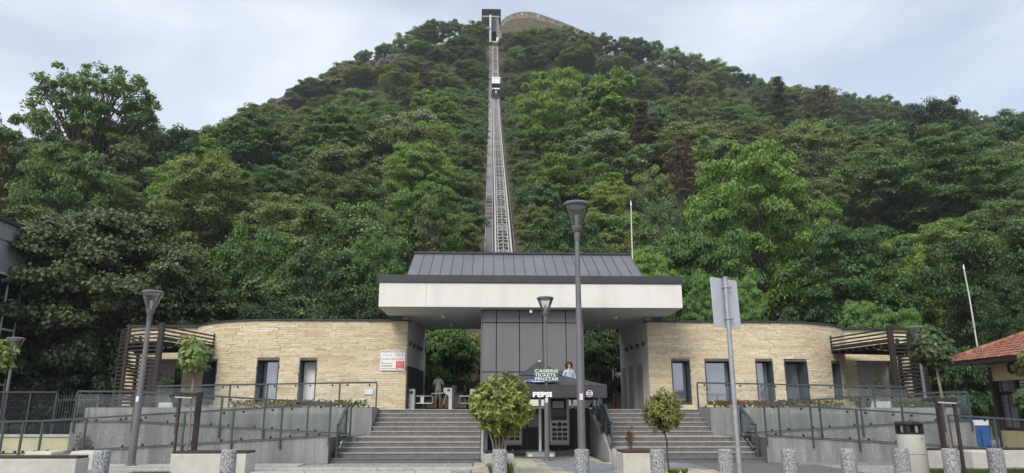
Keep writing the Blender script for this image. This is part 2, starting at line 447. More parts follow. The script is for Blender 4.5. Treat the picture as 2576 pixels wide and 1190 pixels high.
def link(name, me, mat, parent=None, label=None, cat=None, group=None, kind=None, loc=None, rz=None, color=None):
    if mat is not None and not me.materials: me.materials.append(M[mat])
    o = bpy.data.objects.new(name, me); COL.objects.link(o)
    if parent is not None:
        o.parent = parent
        if loc is None: o.matrix_parent_inverse = wm(parent).inverted()     # the mesh is written in world coordinates
    tag(o, label, cat, group, kind)
    if loc is not None: o.location = loc
    if rz is not None: o.rotation_euler[2] = rz
    if color is not None: o.color = (*color, 1)
    return o

def wm(o):
    m = o.matrix_parent_inverse @ o.matrix_basis
    return wm(o.parent) @ m if o.parent else o.matrix_basis.copy()

def tag(o, label=None, cat=None, group=None, kind=None):
    if label: o['label'] = label
    if cat: o['category'] = cat
    if group: o['group'] = group
    if kind: o['kind'] = kind
    return o

def empty(name, loc, label=None, cat=None, group=None, rz=0, kind=None):
    o = bpy.data.objects.new(name, None); COL.objects.link(o)
    o.empty_display_size = 0.2; o.location = loc; o.rotation_euler[2] = rz
    return tag(o, label, cat, group, kind)

KIDS = {}
def kids(o):
    return [c for c in bpy.data.objects if c.parent == o]
def copy_tree(o, loc, rz=0, scale=None, label=None, group=None, parent=None):
    c = o.copy(); COL.objects.link(c); c.parent = parent
    if parent is None:
        c.location = loc; c.rotation_euler[2] = rz
        if scale is not None: c.scale = scale
        if label: c['label'] = label
        if group: c['group'] = group
    for ch in o.children: copy_tree(ch, None, parent=c)
    return c

def fast_mesh(name, verts, faces, mats=None, smooth=False, midx=None):
    """numpy arrays -> mesh; faces is an (n,3) or (n,4) array"""
    me = bpy.data.meshes.new(name)
    n, k = faces.shape
    me.vertices.add(len(verts)); me.vertices.foreach_set('co', np.asarray(verts, np.float32).ravel())
    me.loops.add(n*k); me.loops.foreach_set('vertex_index', faces.astype(np.int32).ravel())
    me.polygons.add(n); me.polygons.foreach_set('loop_start', np.arange(0, n*k, k, dtype=np.int32))
    if smooth: me.polygons.foreach_set('use_smooth', np.ones(n, bool))
    if midx is not None: me.polygons.foreach_set('material_index', midx.astype(np.int32))
    for m in (mats or []): me.materials.append(M[m])
    me.update(calc_edges=True); return me

def text_mesh(name, txt, size, mat, parent, origin, xdir, zdir, bold=0.0, extrude=0.003, align='LEFT', width=None):
    """flat lettering as a mesh; xdir = reading direction, zdir = up"""
    cu = bpy.data.curves.new('lettering', 'FONT'); cu.body = txt; cu.size = size
    cu.align_x = align; cu.extrude = extrude; cu.offset = bold; cu.resolution_u = 3
    ob = bpy.data.objects.new('lettering', cu); COL.objects.link(ob)
    dg = bpy.context.evaluated_depsgraph_get(); dg.update()
    me = bpy.data.meshes.new_from_object(ob.evaluated_get(dg))
    bpy.data.objects.remove(ob); bpy.data.curves.remove(cu)
    x = Vector(xdir).normalized(); z = Vector(zdir).normalized(); nrm = x.cross(z)
    if width:
        xs = [v.co.x for v in me.vertices]; w = max(xs)-min(xs); k = width/w
        for v in me.vertices: v.co.x *= k
    for v in me.vertices:
        p = Vector(origin) + x*v.co.x + z*v.co.y + nrm*v.co.z
        v.co = p
    me.materials.clear()
    return link(name, me, mat, parent)
# ================================================================== the ground, the hill
XC = 1.85                     # the station's axis of symmetry
ZP = 1.58                     # level of the terrace
rng = random.Random(7)

MB().add([(-700,-500,0),(700,-500,0),(700,60,0),(-700,60,0)], [(0,1,2,3)]).build('street', 'asphalt', kind='structure')
MB().add([(-40,14.2,.004),(40,14.2,.004),(40,44,.004),(-40,44,.004)], [(0,1,2,3)]).build('plaza', 'cobble', kind='structure')

FY = [(40,-.3),(46,.6),(52,1.6),(60,6),(70,11.5),(81,17.5),(92,24.3),(117.6,39.5),(157.7,63),(190,82),(220.6,102),(242,122),(256,139),(264,148),(276,159),(290,162),(310,160),(345,135)]
def f_prof(Y):
    Y = min(max(Y, 40), 345)
    for (a, za), (b, zb) in zip(FY, FY[1:]):
        if Y <= b:
            t = (Y-a)/(b-a); return za+(zb-za)*t
SIL = [(-700,620),(-200,500),(150,440),(400,390),(560,335),(640,300),(690,275),(740,232),(800,210),(850,185),(890,158),(950,128),(1000,104),(1050,82),(1100,68),(1150,62),(1212,72),(1262,84),(1330,86),(1400,88),(1500,98),(1640,118),(1700,130),(1760,152),(1820,172),(1860,190),(1950,215),(2060,235),(2200,262),(2330,285),(2450,312),(2576,322),(2900,380),(3400,450)]
RID = []
for px, py in SIL:
    p = at(px, py, 275); RID.append((p.x, p.z-(4.5 if 1150 < px < 1500 else 7.0)))
def ridge(X):
    if X <= RID[0][0]: return RID[0][1]
    if X >= RID[-1][0]: return RID[-1][1]
    for (a, za), (b, zb) in zip(RID, RID[1:]):
        if X <= b: return za+(zb-za)*(X-a)/(b-a)
R0 = ridge(1.1)
def vnoise(x, y, s=0):
    return (math.sin(x*.061+s)*math.cos(y*.047+s*2.1)+.5*math.sin(x*.137+y*.09+s)+.3*math.cos(x*.24-y*.21+s*1.7))
def hill_z(X, Y):
    k = ridge(X)/R0
    w = min(1, max(0, (Y-60)/150)); k = 1+(k-1)*w
    side = min(1, abs(X-1.1)/14)
    z = f_prof(Y)*k
    return z + vnoise(X, Y)*1.6*side*min(1, max(0, (Y-52)/30))

NX, NY = 150, 96
xs = [-330+680*i/(NX-1) for i in range(NX)]; ys = [42+(346-42)*(j/(NY-1))**1.15 for j in range(NY)]
V = np.array([(x, y, hill_z(x, y)) for y in ys for x in xs])
idx = np.arange(NX*NY).reshape(NY, NX)
Fq = np.stack([idx[:-1,:-1], idx[:-1,1:], idx[1:,1:], idx[1:,:-1]], -1).reshape(-1, 4)
link('hill', fast_mesh('hill', V, Fq, ['hill_ground'], smooth=True), None, kind='structure')
# bare cleared strip that the track runs over
ys2 = [50+(262-50)*j/59 for j in range(60)]
V = []
for y in ys2:
    hw = 6.6-3.8*min(1, max(0, (y-72)/30))
    for k in range(7):
        x = 1.1+hw*(k/3-1)*(1+.12*math.sin(y*.6+k)); V.append((x, y, hill_z(x, y)+.22+.12*math.sin(y*.9+x)))
idx = np.arange(7*60).reshape(60, 7)
Fq = np.stack([idx[:-1,:-1], idx[:-1,1:], idx[1:,1:], idx[1:,:-1]], -1).reshape(-1, 4)
link('cleared_slope', fast_mesh('cleared_slope', np.array(V), Fq, ['dry_earth'], smooth=True), None, kind='structure')

# ================================================================== terrace, stairs, ramps
def mx(lx, side): return XC - lx if side < 0 else XC + lx     # distance from the axis -> X
NICHE = (0.0, 3.7)            # the ticket niche between the two flights
SE_UP, SE_LO = 5.75, 6.5      # outer edges of the upper and the lower flight, from the axis
Y_TOP, Y_MWALL = 25.85, 26.3

ENDX = {-1: 15.1, 1: at(2396, 1080, 24.5).x-XC}     # the right terrace is a little shorter
for side in (-1, 1):
    poly = [(mx(SE_UP+.25, side), 24.75), (mx(ENDX[side]+.05, side), 24.75), (mx(18.8, side), 31), (mx(19.85, side), 36), (mx(19.85, side), 45), (XC, 45), (XC, Y_MWALL+.05),
            (NICHE[0]-.05 if side < 0 else NICHE[1]+.05, Y_MWALL+.05), (NICHE[0]-.05 if side < 0 else NICHE[1]+.05, Y_TOP+.02), (mx(SE_UP+.25, side), Y_TOP+.02)]
    MB().prism(poly, 0.01, ZP-.002).build('terrace', 'granite_step', kind='structure')

RISE = ZP/11
def stairs(side):
    nm = 'left' if side < 0 else 'right'
    st = empty('stone_stairs', (mx(4, side), 21.9, 0), f'broad speckled granite stairs {nm} of the ticket machines', 'stairs', 'granite stairs up to the terrace')
    inner = NICHE[0]-.24 if side < 0 else NICHE[1]+.24
    y = 21.9
    for i in range(11):
        lo = i < 5
        outer = mx(SE_LO+(.28 if i == 0 else 0) if lo else SE_UP, side)
        x0, x1 = sorted((inner, outer))
        z0 = .002 if lo else 4.6*RISE
        yb = (Y_TOP+.0 if not lo else 24.6) if i != 4 else 24.6
        if lo: ya, yb = y, (24.9 if i == 4 else y+.6)
        else: ya, yb = y, y+.6
        g = [z0 if i < 5 else RISE*i-.3, RISE*(i+1)-.035]
        g[0] = max(.002, RISE*i-.01) if i else .002
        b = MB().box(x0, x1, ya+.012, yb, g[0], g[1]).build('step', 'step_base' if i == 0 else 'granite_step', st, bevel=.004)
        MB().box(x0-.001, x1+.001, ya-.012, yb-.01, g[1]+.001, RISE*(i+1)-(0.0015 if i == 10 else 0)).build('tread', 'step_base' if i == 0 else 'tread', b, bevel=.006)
        y += .33
        if i == 4: y = 24.2
    return st
for sd in (-1, 1): stairs(sd)

def pane(mb, a, b, za0, za1, zb0, zb1, t=.012):
    """glass sheet between plan points a and b, sloping"""
    d = (Vector((b[0], b[1], 0))-Vector((a[0], a[1], 0))).normalized(); n = Vector((-d.y, d.x, 0))*t/2
    A, B = Vector((a[0], a[1], 0)), Vector((b[0], b[1], 0))
    bo = [A-n, B-n, B+n, A+n]
    mb.hexa([p+Vector((0,0,za0 if i in (0,3) else zb0)) for i, p in enumerate(bo)], [p+Vector((0,0,za1 if i in (0,3) else zb1)) for i, p in enumerate(bo)])

def railing(pts, posts, label, h=.98, drop=0.0, group='glass railings of the ramps', ends=True):
    """pts: [(x,y,z deck)] polyline; posts: params 0..len-1 where posts stand"""
    r = empty('glass_railing', pts[0], label, 'railing', group)
    def P(t):
        i = min(int(t), len(pts)-2); u = t-i
        return Vector(pts[i]).lerp(Vector(pts[i+1]), u)
    mb = MB()
    for a, b in zip(pts, pts[1:]):
        mb.bar(Vector(a)+Vector((0,0,h)), Vector(b)+Vector((0,0,h)), .075, .055)
    mb.build('handrail', 'rail_steel', r)
    mb = MB()
    for a, b in zip(pts, pts[1:]):
        mb.bar(Vector(a)+Vector((0,0,.08)), Vector(b)+Vector((0,0,.08)), .036, .036)
    mb.build('bottom_rail', 'rail_steel', r)
    for t in posts:
        p = P(t)
        MB().bar(p+Vector((0,0,-drop)), p+Vector((0,0,h-.03)), .05, .05).build('post', 'rail_steel', r)
    ts = sorted(set(posts))
    for a, b in zip(ts, ts[1:]):
        p, q = P(a+.0001), P(b-.0001)
        d = Vector((q.x-p.x, q.y-p.y, 0)); l = d.length
        if l < .3: continue
        d /= l
        p2, q2 = p.lerp(q, .05/l), p.lerp(q, 1-.05/l)
        mb = MB(); pane(mb, p2, q2, p2.z+.12, p2.z+h-.09, q2.z+.12, q2.z+h-.09)
        g = mb.build('glass_pane', 'rail_glass', r)
        for u in (.2, .8):
            for zz in (.12, h-.08):
                c = p.lerp(q, u)+Vector((0,0,zz)); MB().bar(c-Vector((0,0,.035)), c+Vector((0,0,.035)), .05, .05).build('clamp', 'black_plastic', g)
    return r

def slab_wall(par, x0, x1, y, zt0, zt1, zb0, zb1, w=.42, t=.05, name='granite_slab'):
    """facing slabs side by side on a wall facing the street; heights run linearly from x0 to x1"""
    n = max(1, round(abs(x1-x0)/w))
    for i in range(n):
        a, b = x0+(x1-x0)*i/n, x0+(x1-x0)*(i+1)/n
        u, v = i/n, (i+1)/n
        g = .0025*(1 if b > a else -1)
        a += g; b -= g
        j = rng.uniform(0, .006)
        za0, za1 = zb0+(zb1-zb0)*u, zt0+(zt1-zt0)*u
        zb_, zt_ = zb0+(zb1-zb0)*v, zt0+(zt1-zt0)*v
        q = [(a,za0,za1),(b,zb_,zt_)]
        if b < a: q = q[::-1]
        (a,l0,h0),(b,l1,h1) = q
        MB().hexa([(a,y-t-j,l0),(b,y-t-j,l1),(b,y,l1),(a,y,l0)], [(a,y-t-j,h0),(b,y-t-j,h1),(b,y,h1),(a,y,h0)]).build(name, 'granite', par)

Y_R1, Y_R2, Y_PL = 21.7, 23.1, 24.5
LX_TURN = SE_LO+.05
LX_R2END = 13.0
LX_FAR = 18.9
def ramp_z1(lx): return .72*(1-(lx-LX_TURN)/(LX_FAR-LX_TURN))+.02
for side in (-1, 1):
    nm = 'left' if side < 0 else 'right'
    # the first leg and its outer wall
    r1 = empty('access_ramp', (mx(LX_FAR, side), Y_R1, 0), f'long low granite-faced ramp on the {nm}, running beside the street', 'ramp', 'granite access ramps')
    a, b = mx(LX_TURN, side), mx(LX_FAR, side)
    za, zb = ramp_z1(LX_TURN), ramp_z1(LX_FAR)
    lo, hi = ((b, zb), (a, za)) if side < 0 else ((a, za), (b, zb))
    MB().hexa([(lo[0],Y_R1,.01),(hi[0],Y_R1,.01),(hi[0],Y_R2-.07,.01),(lo[0],Y_R2-.07,.01)], [(lo[0],Y_R1,lo[1]),(hi[0],Y_R1,hi[1]),(hi[0],Y_R2-.07,hi[1]),(lo[0],Y_R2-.07,lo[1])]).build('ramp_deck', 'granite_step', r1)
    slab_wall(r1, a, b, Y_R1, za+.05, zb+.05, .012, .012, .40)
    # the second leg with the upper landing
    r2 = empty('access_ramp', (mx(LX_R2END, side), Y_R2, 0), f'second, higher leg of the {nm} ramp, rising away from the stairs', 'ramp', 'granite access ramps')
    z0, z1 = .72, 1.12
    p = [(mx(SE_UP+.25, side), z0), (mx(LX_R2END, side), z1), (mx(ENDX[side]-.2, side), z1)]
    mb = MB()
    for (xa, ha), (xb, hb) in zip(p, p[1:]):
        if xb < xa: xa, ha, xb, hb = xb, hb, xa, ha
        mb.hexa([(xa,Y_R2,.01),(xb,Y_R2,.01),(xb,Y_PL-.07,.01),(xa,Y_PL-.07,.01)], [(xa,Y_R2,ha),(xb,Y_R2,hb),(xb,Y_PL-.07,hb),(xa,Y_PL-.07,ha)])
    mb.build('ramp_deck', 'granite_step', r2)
    slab_wall(r2, mx(LX_TURN, side), p[1][0], Y_R2, z0+.06, z1+.06, .015, .015, .45)
    slab_wall(r2, p[1][0], p[2][0], Y_R2, z1+.06, z1+.06, .015, .015, .45)
    # planter wall behind
    pw = empty('planter_wall', (mx(SE_UP+.2, side), Y_PL, 0), f'tall speckled granite retaining wall holding the {nm} flower bed', 'wall', 'granite planter walls')
    slab_wall(pw, mx(SE_UP+.02, side), mx(ENDX[side], side), Y_PL, ZP+.05, ZP+.05, .02, .02, .5, t=.06)
    xw = mx(SE_UP+.02, side)
    x0, x1 = sorted((xw, mx(SE_UP+.22, side)))
    MB().hexa([(x0,Y_PL+.002,.02),(x1,Y_PL+.002,.02),(x1,Y_TOP+.1,.02),(x0,Y_TOP+.1,.02)], [(x0,Y_PL+.002,ZP+.045),(x1,Y_PL+.002,ZP+.045),(x1,Y_TOP+.1,ZP+.045),(x0,Y_TOP+.1,ZP+.045)]).build('side_wall', 'granite', pw)
    # end wall, running back along the terrace
    e0, e1 = Vector((mx(ENDX[side]+.02, side), Y_PL-.05, 0)), Vector((mx(18.78, side), 30.95, 0))
    MB().bar(e0+Vector((0,0,.83)), e1+Vector((0,0,.83)), .16, 1.6).build('end_wall', 'granite', pw)
    x0, x1 = sorted((mx(SE_UP+.24, side), mx(ENDX[side]-.1, side)))
    MB().box(x0, x1, Y_PL+.01, Y_PL+.26, .03, ZP+.02).build('planter_back', 'concrete_grey', pw)

    # railings
    N = 11
    pts = [(mx(LX_TURN-.0, side), Y_R1-.09, ramp_z1(LX_TURN)), (mx(14.9, side), Y_R1-.09, ramp_z1(14.9)), (mx(16.0, side), Y_R1-.09, ramp_z1(14.9)-.02), (mx(20.5, side), Y_R1-.09, -.06)]
    railing(pts, [0, .17, .34, .51, .68, .85, .999, 1.5, 1.999, 2.4, 2.75, 3], f'long lower glass railing along the {nm} ramp beside the street', drop=.22)
    pts = [(mx(SE_UP+.45, side), Y_R2-.09, .74), (mx(LX_R2END, side), Y_R2-.09, 1.13), (mx(ENDX[side]-.3, side), Y_R2-.09, 1.14)]
    railing(pts, [0, .2, .4, .6, .8, .999, 2], f'middle glass railing on the second leg of the {nm} ramp', drop=.25)
    pts = [(mx(5.95, side), 26.4, ZP-.02), (mx(13.9, side), 26.4, ZP-.16)]
    railing(pts, [0, .17, .34, .5, .67, .84, 1], f'upper glass railing on the terrace in front of the {nm} stone wing')
    # stair railing at the outer side of the lower flight
    xs_ = mx(SE_LO-.12, side)
    pts = [(xs_, 21.98, .14), (xs_, 23.25, .72)]
    railing(pts, [0, 1], f'short sloping glass railing at the outer edge of the {nm} stairs', h=.95, group='sloping glass stair railings')
    # niche side wall and its stair railing
    xi = NICHE[0]-.12 if side < 0 else NICHE[1]+.12
    nw = empty('niche_wall', (xi, 22.3, 0), f'grey sloping cheek wall between the {nm} stairs and the ticket machines', 'wall', 'cheek walls of the ticket niche')
    MB().hexa([(xi-.1,22.25,.004),(xi+.1,22.25,.004),(xi+.1,23.4,.004),(xi-.1,23.4,.004)], [(xi-.1,22.25,.26),(xi+.1,22.25,.26),(xi+.1,23.4,.78),(xi-.1,23.4,.78)]).hexa(
        [(xi-.1,23.4,.004),(xi+.1,23.4,.004),(xi+.1,24.2,.004),(xi-.1,24.2,.004)], [(xi-.1,23.4,.78),(xi+.1,23.4,.78),(xi+.1,24.2,.80),(xi-.1,24.2,.80)]).hexa(
        [(xi-.1,24.2,.004),(xi+.1,24.2,.004),(xi+.1,Y_MWALL+.3,.004),(xi-.1,Y_MWALL+.3,.004)], [(xi-.1,24.2,.80),(xi+.1,24.2,.80),(xi+.1,Y_MWALL+.3,1.64),(xi-.1,Y_MWALL+.3,1.64)]).build('cheek', 'concrete_grey', nw)
    pts = [(xi, 22.3, .22), (xi, 23.4, .76), (xi, 24.2, .78), (xi, 26.1, ZP)]
    railing(pts, [0, 1, 2, 2.5, 3], f'sloping glass railing on the cheek wall {nm} of the ticket machines', h=.95, group='sloping glass stair railings')

# ================================================================== paving in front
pv = empty('paving', (1.8, 20, 0), kind='structure')
pal = {}
for nme, mat_ in (('y', 'paver_yellow'), ('g', 'paver_grey')):
    pal[nme] = MB().box(-.5,.5,-.5,.5,0,.02).mesh('paver', bevel=.01); pal[nme].materials.append(M[mat_])
cnt = 0
stuffy = {'y': MB(), 'g': MB()}
for j, y in enumerate(np.arange(14.4, 26.2, .3)):
    for i, x in enumerate(np.arange(-.1, 8.6, .6)):
        xx = x + (.3 if j % 2 else 0)
        if y > 21.7 and not (NICHE[0] < xx-.32 and xx+.32 < NICHE[1]+.05): continue
        if xx > 4.6+.38*(21.9-y)/1.2 and y < 21.8 and xx > 5.8: continue
        u = xx-1.85-.9*math.sin((y-15)*.35)
        k = 'g' if abs(u) < .9+.25*math.sin(y*1.3) or (xx > 4.2 and y > 19.5) else 'y'
        vis = 17.2 < y and cnt < 300
        if vis:
            o = link('paver', pal[k], None, pv, loc=(xx-1.8, y-20, rng.uniform(.006, .011))); o.scale = (.59, .29, 1); cnt += 1
        else:
            stuffy[k].box(xx-.295, xx+.295, y-.145, y+.145, .006, .026)
for k, mat_ in (('y', 'paver_yellow'), ('g', 'paver_grey')):
    if stuffy[k].v: stuffy[k].build('pavers', mat_, pv, kind='stuff')
MB().add([(-.45,14.3,.008),(9.5,14.3,.008),(9.5,21.85,.008),(-.45,21.85,.008)], [(0,1,2,3)]).build('paver_bed', 'joint', pv)
MB().add([(NICHE[0]-.01,21.85,.0085),(NICHE[1]+.01,21.85,.0085),(NICHE[1]+.01,26.3,.0085),(NICHE[0]-.01,26.3,.0085)], [(0,1,2,3)]).build('paver_bed', 'joint', pv)
# light footpath strips along the ramps, laid slab by slab
def strip(x0, x1, y0, y1, w, mat_, nm='kerb_stone', h=.05):
    par = empty(nm.replace('stone', 'row').replace('slab', 'path'), (x0, y0, 0), kind='structure')
    n = round((x1-x0)/w); me = MB().box(-.5,.5,-.5,.5,0,1).mesh(nm, bevel=.012); me.materials.append(M[mat_])
    for i in range(n):
        o = link(nm, me, None, par, loc=((i+.5)*w, (y1-y0)/2+rng.uniform(-.006,.006), .002)); o.scale = (w-.012, y1-y0, h+rng.uniform(-.004,.004))
strip(-16.5, -4.95, 20.7, 21.55, .8, 'kerb', 'path_slab', .03)
strip(8.6, 20.4, 20.7, 21.55, .8, 'paver_grey', 'path_slab', .03)
strip(-15.5, -.6, 19.4, 19.6, .9, 'kerb', 'kerb_stone', .06)
strip(-13.5, -.6, 18.2, 18.4, .9, 'kerb', 'kerb_stone', .06)
# ================================================================== the two stone wings
Z_WALL = 5.62
ARC_R, ARC_A = 5.8, math.asin(4.9/5.8)
S1 = 11.55-5.65; S2 = S1+ARC_R*ARC_A; S3 = S2+3.35
def wing_path(s):
    """(lx, y, direction angle) along the outside face, starting at the passage corner"""
    if s <= S1: return 5.65+s, 33.0, 0.0
    if s <= S2:
        a = (s-S1)/ARC_R; return 11.55+ARC_R*math.sin(a), 33+ARC_R*(1-math.cos(a)), a
    return 16.45+(s-S2), 33+ARC_R*(1-math.cos(ARC_A)), 0.0
def s_of_px(px, side, lo=0.05, hi=S3, y=950):
    best = None
    for i in range(600):
        s = lo+(hi-lo)*i/599; lx, Y, a = wing_path(s)
        if S2-.25 < s < S2+.05: continue
        d = abs(xat(px, y, Y)-mx(lx, side))
        if best is None or d < best[0]: best = (d, s)
    return best[1]
stone_me = []
for k in range(6):
    mb = MB(); r2 = random.Random(k)
    mb.box(-.5,.5,-.5,.5,-.5,.5)
    me = mb.mesh('stone', bevel=.0)
    bm = bmesh.new(); bm.from_mesh(me)
    fr_ = [e for e in bm.edges if all(v.co.y < 0 for v in e.verts)]
    bmesh.ops.subdivide_edges(bm, edges=[e for e in fr_ if abs(e.verts[0].co.z-e.verts[1].co.z) < .1], cuts=3, use_grid_fill=True)
    for v in bm.verts:
        if v.co.y < -.4:
            v.co.y += r2.uniform(-.18, .18)
            if abs(v.co.x) > .49: v.co.y += .25
            v.co.z += r2.uniform(-.04, .04)
    bm.to_mesh(me); bm.free(); me.materials.append(M['split_stone']); stone_me.append(me)

def wing(side):
    nm = 'left' if side < 0 else 'right'
    w = empty('stone_pavilion', (mx(12, side), 36, ZP), f'{nm} wing of the station clad in pale yellow split stone, curved end', 'building', 'stone-clad station wings')
    if side < 0:
        ops = [(s_of_px(795, -1), s_of_px(752, -1)), (s_of_px(700, -1), s_of_px(645, -1)), (s_of_px(545, -1, S1, S2-.2), s_of_px(512, -1, S1, S2-.2))]
    else:
        ops = [(s_of_px(1690, 1), s_of_px(1737, 1)), (s_of_px(1775, 1), s_of_px(1846, 1)), (s_of_px(1902, 1), s_of_px(1946, 1)), (s_of_px(1975, 1), s_of_px(2032, 1)), (s_of_px(2093, 1, S1, S2-.2), s_of_px(2114, 1, S1, S2-.2))]
    ops = [(min(a, b), max(a, b), 1.86, 3.84) for a, b in ops]
    porch = (S2+.55, S2+2.35, ZP, 3.98)
    allops = ops+[porch]
    # core wall with its openings
    br = sorted(set([0, S1, S2, S3]+[x for o in allops for x in o[:2]]+[S1+(S2-S1)*i/14 for i in range(15)]))
    mb = MB()
    def seg(a, b, z0, z1, off=0.0, th=.28):
        if abs(b-a) < 1e-4 or z1-z0 < 1e-3: return
        pa, pb = wing_path(a+1e-5), wing_path(b-1e-5)
        q = []
        for (lx, Y, an), o in ((pa, off), (pb, off), (pb, off+th), (pa, off+th)):
            q.append((mx(lx-math.sin(an)*o, side), Y+math.cos(an)*o))
        mb.prism(q, z0, z1)
    for a, b in zip(br, br[1:]):
        mid = (a+b)/2; o = [x for x in allops if x[0]-1e-6 <= mid <= x[1]+1e-6]
        if o:
            seg(a, b, ZP, o[0][2]); seg(a, b, o[0][3], Z_WALL)
        else: seg(a, b, ZP, Z_WALL)
    core = mb.build('stone_wall', 'mortar', w)
    # stones
    rows = 38; rh = (Z_WALL-ZP)/rows
    todo = []
    r3 = random.Random(31+side)
    for r in range(rows):
        z0 = ZP+r*rh; zc = z0+rh/2
        cuts = [0.0]; 
        while cuts[-1] < S3: cuts.append(cuts[-1]+r3.choice([.35,.5,.6,.75,.9,1.1])*r3.uniform(.85,1.1))
        cuts[-1] = S3
        for a, b in zip(cuts, cuts[1:]):
            parts = [(a, b)]
            for lim in (S2,):
                parts = [q for (p0, p1) in parts for q in (((p0, lim), (lim, p1)) if p0 < lim < p1 else ((p0, p1),))]
            for oa, ob, oz0, oz1 in allops:
                if oz0-.04 < zc < oz1+.04:
                    nw_ = []
                    for p0, p1 in parts:
                        if p1 <= oa or p0 >= ob: nw_.append((p0, p1)); continue
                        if p0 < oa: nw_.append((p0, oa))
                        if p1 > ob: nw_.append((ob, p1))
                    parts = nw_
            for p0, p1 in parts:
                if p1-p0 > .04: todo.append((p0, p1, zc, r3.uniform(.040, .051), r3.randrange(6)))
    todo.sort(key=lambda q: -(q[1]-q[0])*(1 if q[0] < S1 else .55))
    base_loc = Vector((mx(12, side), 36, ZP))
    rest_v, rest_f, nv = [], [], 0
    for i, (p0, p1, zc, pr, k) in enumerate(todo):
        lx, Y, an = wing_path((p0+p1)/2)
        n = Vector((math.sin(an)*(1 if side > 0 else -1), -math.cos(an), 0))
        c = Vector((mx(lx, side), Y, zc))+n*(pr/2)
        rz = an*(1 if side > 0 else -1)
        sc = (p1-p0-.009, pr, rh-.009)
        if i < 300:
            o = link('stone', stone_me[k], None, core, loc=c, rz=rz); o.scale = sc
        else:
            ca, sa = math.cos(rz), math.sin(rz)
            me = stone_me[k]
            for v in me.vertices:
                x, y, z = v.co.x*sc[0], v.co.y*sc[1], v.co.z*sc[2]
                rest_v.append((c.x+x*ca-y*sa, c.y+x*sa+y*ca, c.z+z))
            rest_f += [tuple(j+nv for j in p.vertices) for p in me.polygons]; nv += len(me.vertices)
    me = bpy.data.meshes.new('stones'); me.from_pydata(rest_v, [], rest_f); me.materials.append(M['split_stone'])
    link('stones', me, None, core, kind='stuff')
    # windows: reveal, frame, pane
    for a, b, z0, z1 in ops:
        D = .62
        def pt(s, o, z):
            lx, Y, an = wing_path(s); return Vector((mx(lx-math.sin(an)*o, side), Y+math.cos(an)*o, z))
        sl, sr = (b, a) if side < 0 else (a, b)         # left and right in the picture
        mb = MB()
        t = .05
        for s0, s1 in ((a, a+t), (b-t, b)):
            q = [(pt(s, o, 0).x, pt(s, o, 0).y) for s, o in ((s0, -.05), (s1, -.05), (s1, D), (s0, D))]
            mb.prism(q, z0+.001, z1-.001)
        q = [(pt(s, o, 0).x, pt(s, o, 0).y) for s, o in ((a+t, -.05), (b-t, -.05), (b-t, D), (a+t, D))]
        mb.prism(q, z1-t, z1-.002); mb.prism(q, z0+.002, z0+t)
        win = mb.build('window', 'rail_steel', w)
        mb = MB()
        A, B = pt(a+t, D-.09, 0), pt(b-t, D-.09, 0)
        f = .05
        for (p, q, za, zb) in ((A, A.lerp(B, f/(B-A).length), z0+t, z1-t), (B.lerp(A, f/(B-A).length), B, z0+t, z1-t)):
            mb.bar((p+q)/2+Vector((0,0,za)), (p+q)/2+Vector((0,0,zb)), f, f)
        mb.bar(A+Vector((0,0,z0+t+.025)), B+Vector((0,0,z0+t+.025)), f, f); mb.bar(A+Vector((0,0,z1-t-.025)), B+Vector((0,0,z1-t-.025)), f, f)
        mb.build('window_frame', 'black_plastic', win)
        mb = MB(); A2, B2 = A.lerp(B, .02), A.lerp(B, .98)
        pane(mb, (A2.x, A2.y+.02), (B2.x, B2.y+.02), z0+t+.02, z1-t-.02, z0+t+.02, z1-t-.02)
        mb.build('pane', 'window_glass', win)
        if side < 0 and a == ops[0][0]:
            # white blind drawn inside the lower half
            mb = MB(); pane(mb, (A2.x, A2.y-.012), (B2.x, B2.y-.012), z0+t+.05, z1-t-.05, z0+t+.05, z1-t-.05)
            mb.build('blind', 'white_plaster', win)
    # coping
    mb = MB()
    ss = [0]+[S1+(S2-S1)*i/14 for i in range(15)]
    for a, b in zip(ss, ss[1:]):
        pa, pb = wing_path(a), wing_path(b-1e-5)
        q = [(mx(lx-math.sin(an)*o-(.12 if a == 0 and lx < 6 else 0), side), Y+math.cos(an)*o) for (lx, Y, an), o in ((pa, -.12), (pb, -.12), (pb, .34), (pa, .34))]
        mb.prism(q, Z_WALL+.003, Z_WALL+.075)
    lx0 = 16.35
    x0, x1 = sorted((mx(lx0, side), mx(19.95, side)))
    mb.box(x0, x1, 35.5, 36.05, Z_WALL+.004, Z_WALL+.07)
    mb.build('coping', 'anthracite', w)
    # passage wall, outer end wall, back wall and flat roof
    pw = MB()
    fx, bx = mx(5.65, side), mx(5.30, side)
    q = [(fx, 33.0), (bx, 38.2), (mx(5.62, side), 38.2), (mx(5.97, side), 33.28)]
    pw.prism(q, ZP, 5.868)
    pwall = pw.build('passage_wall', 'white_plaster', w)
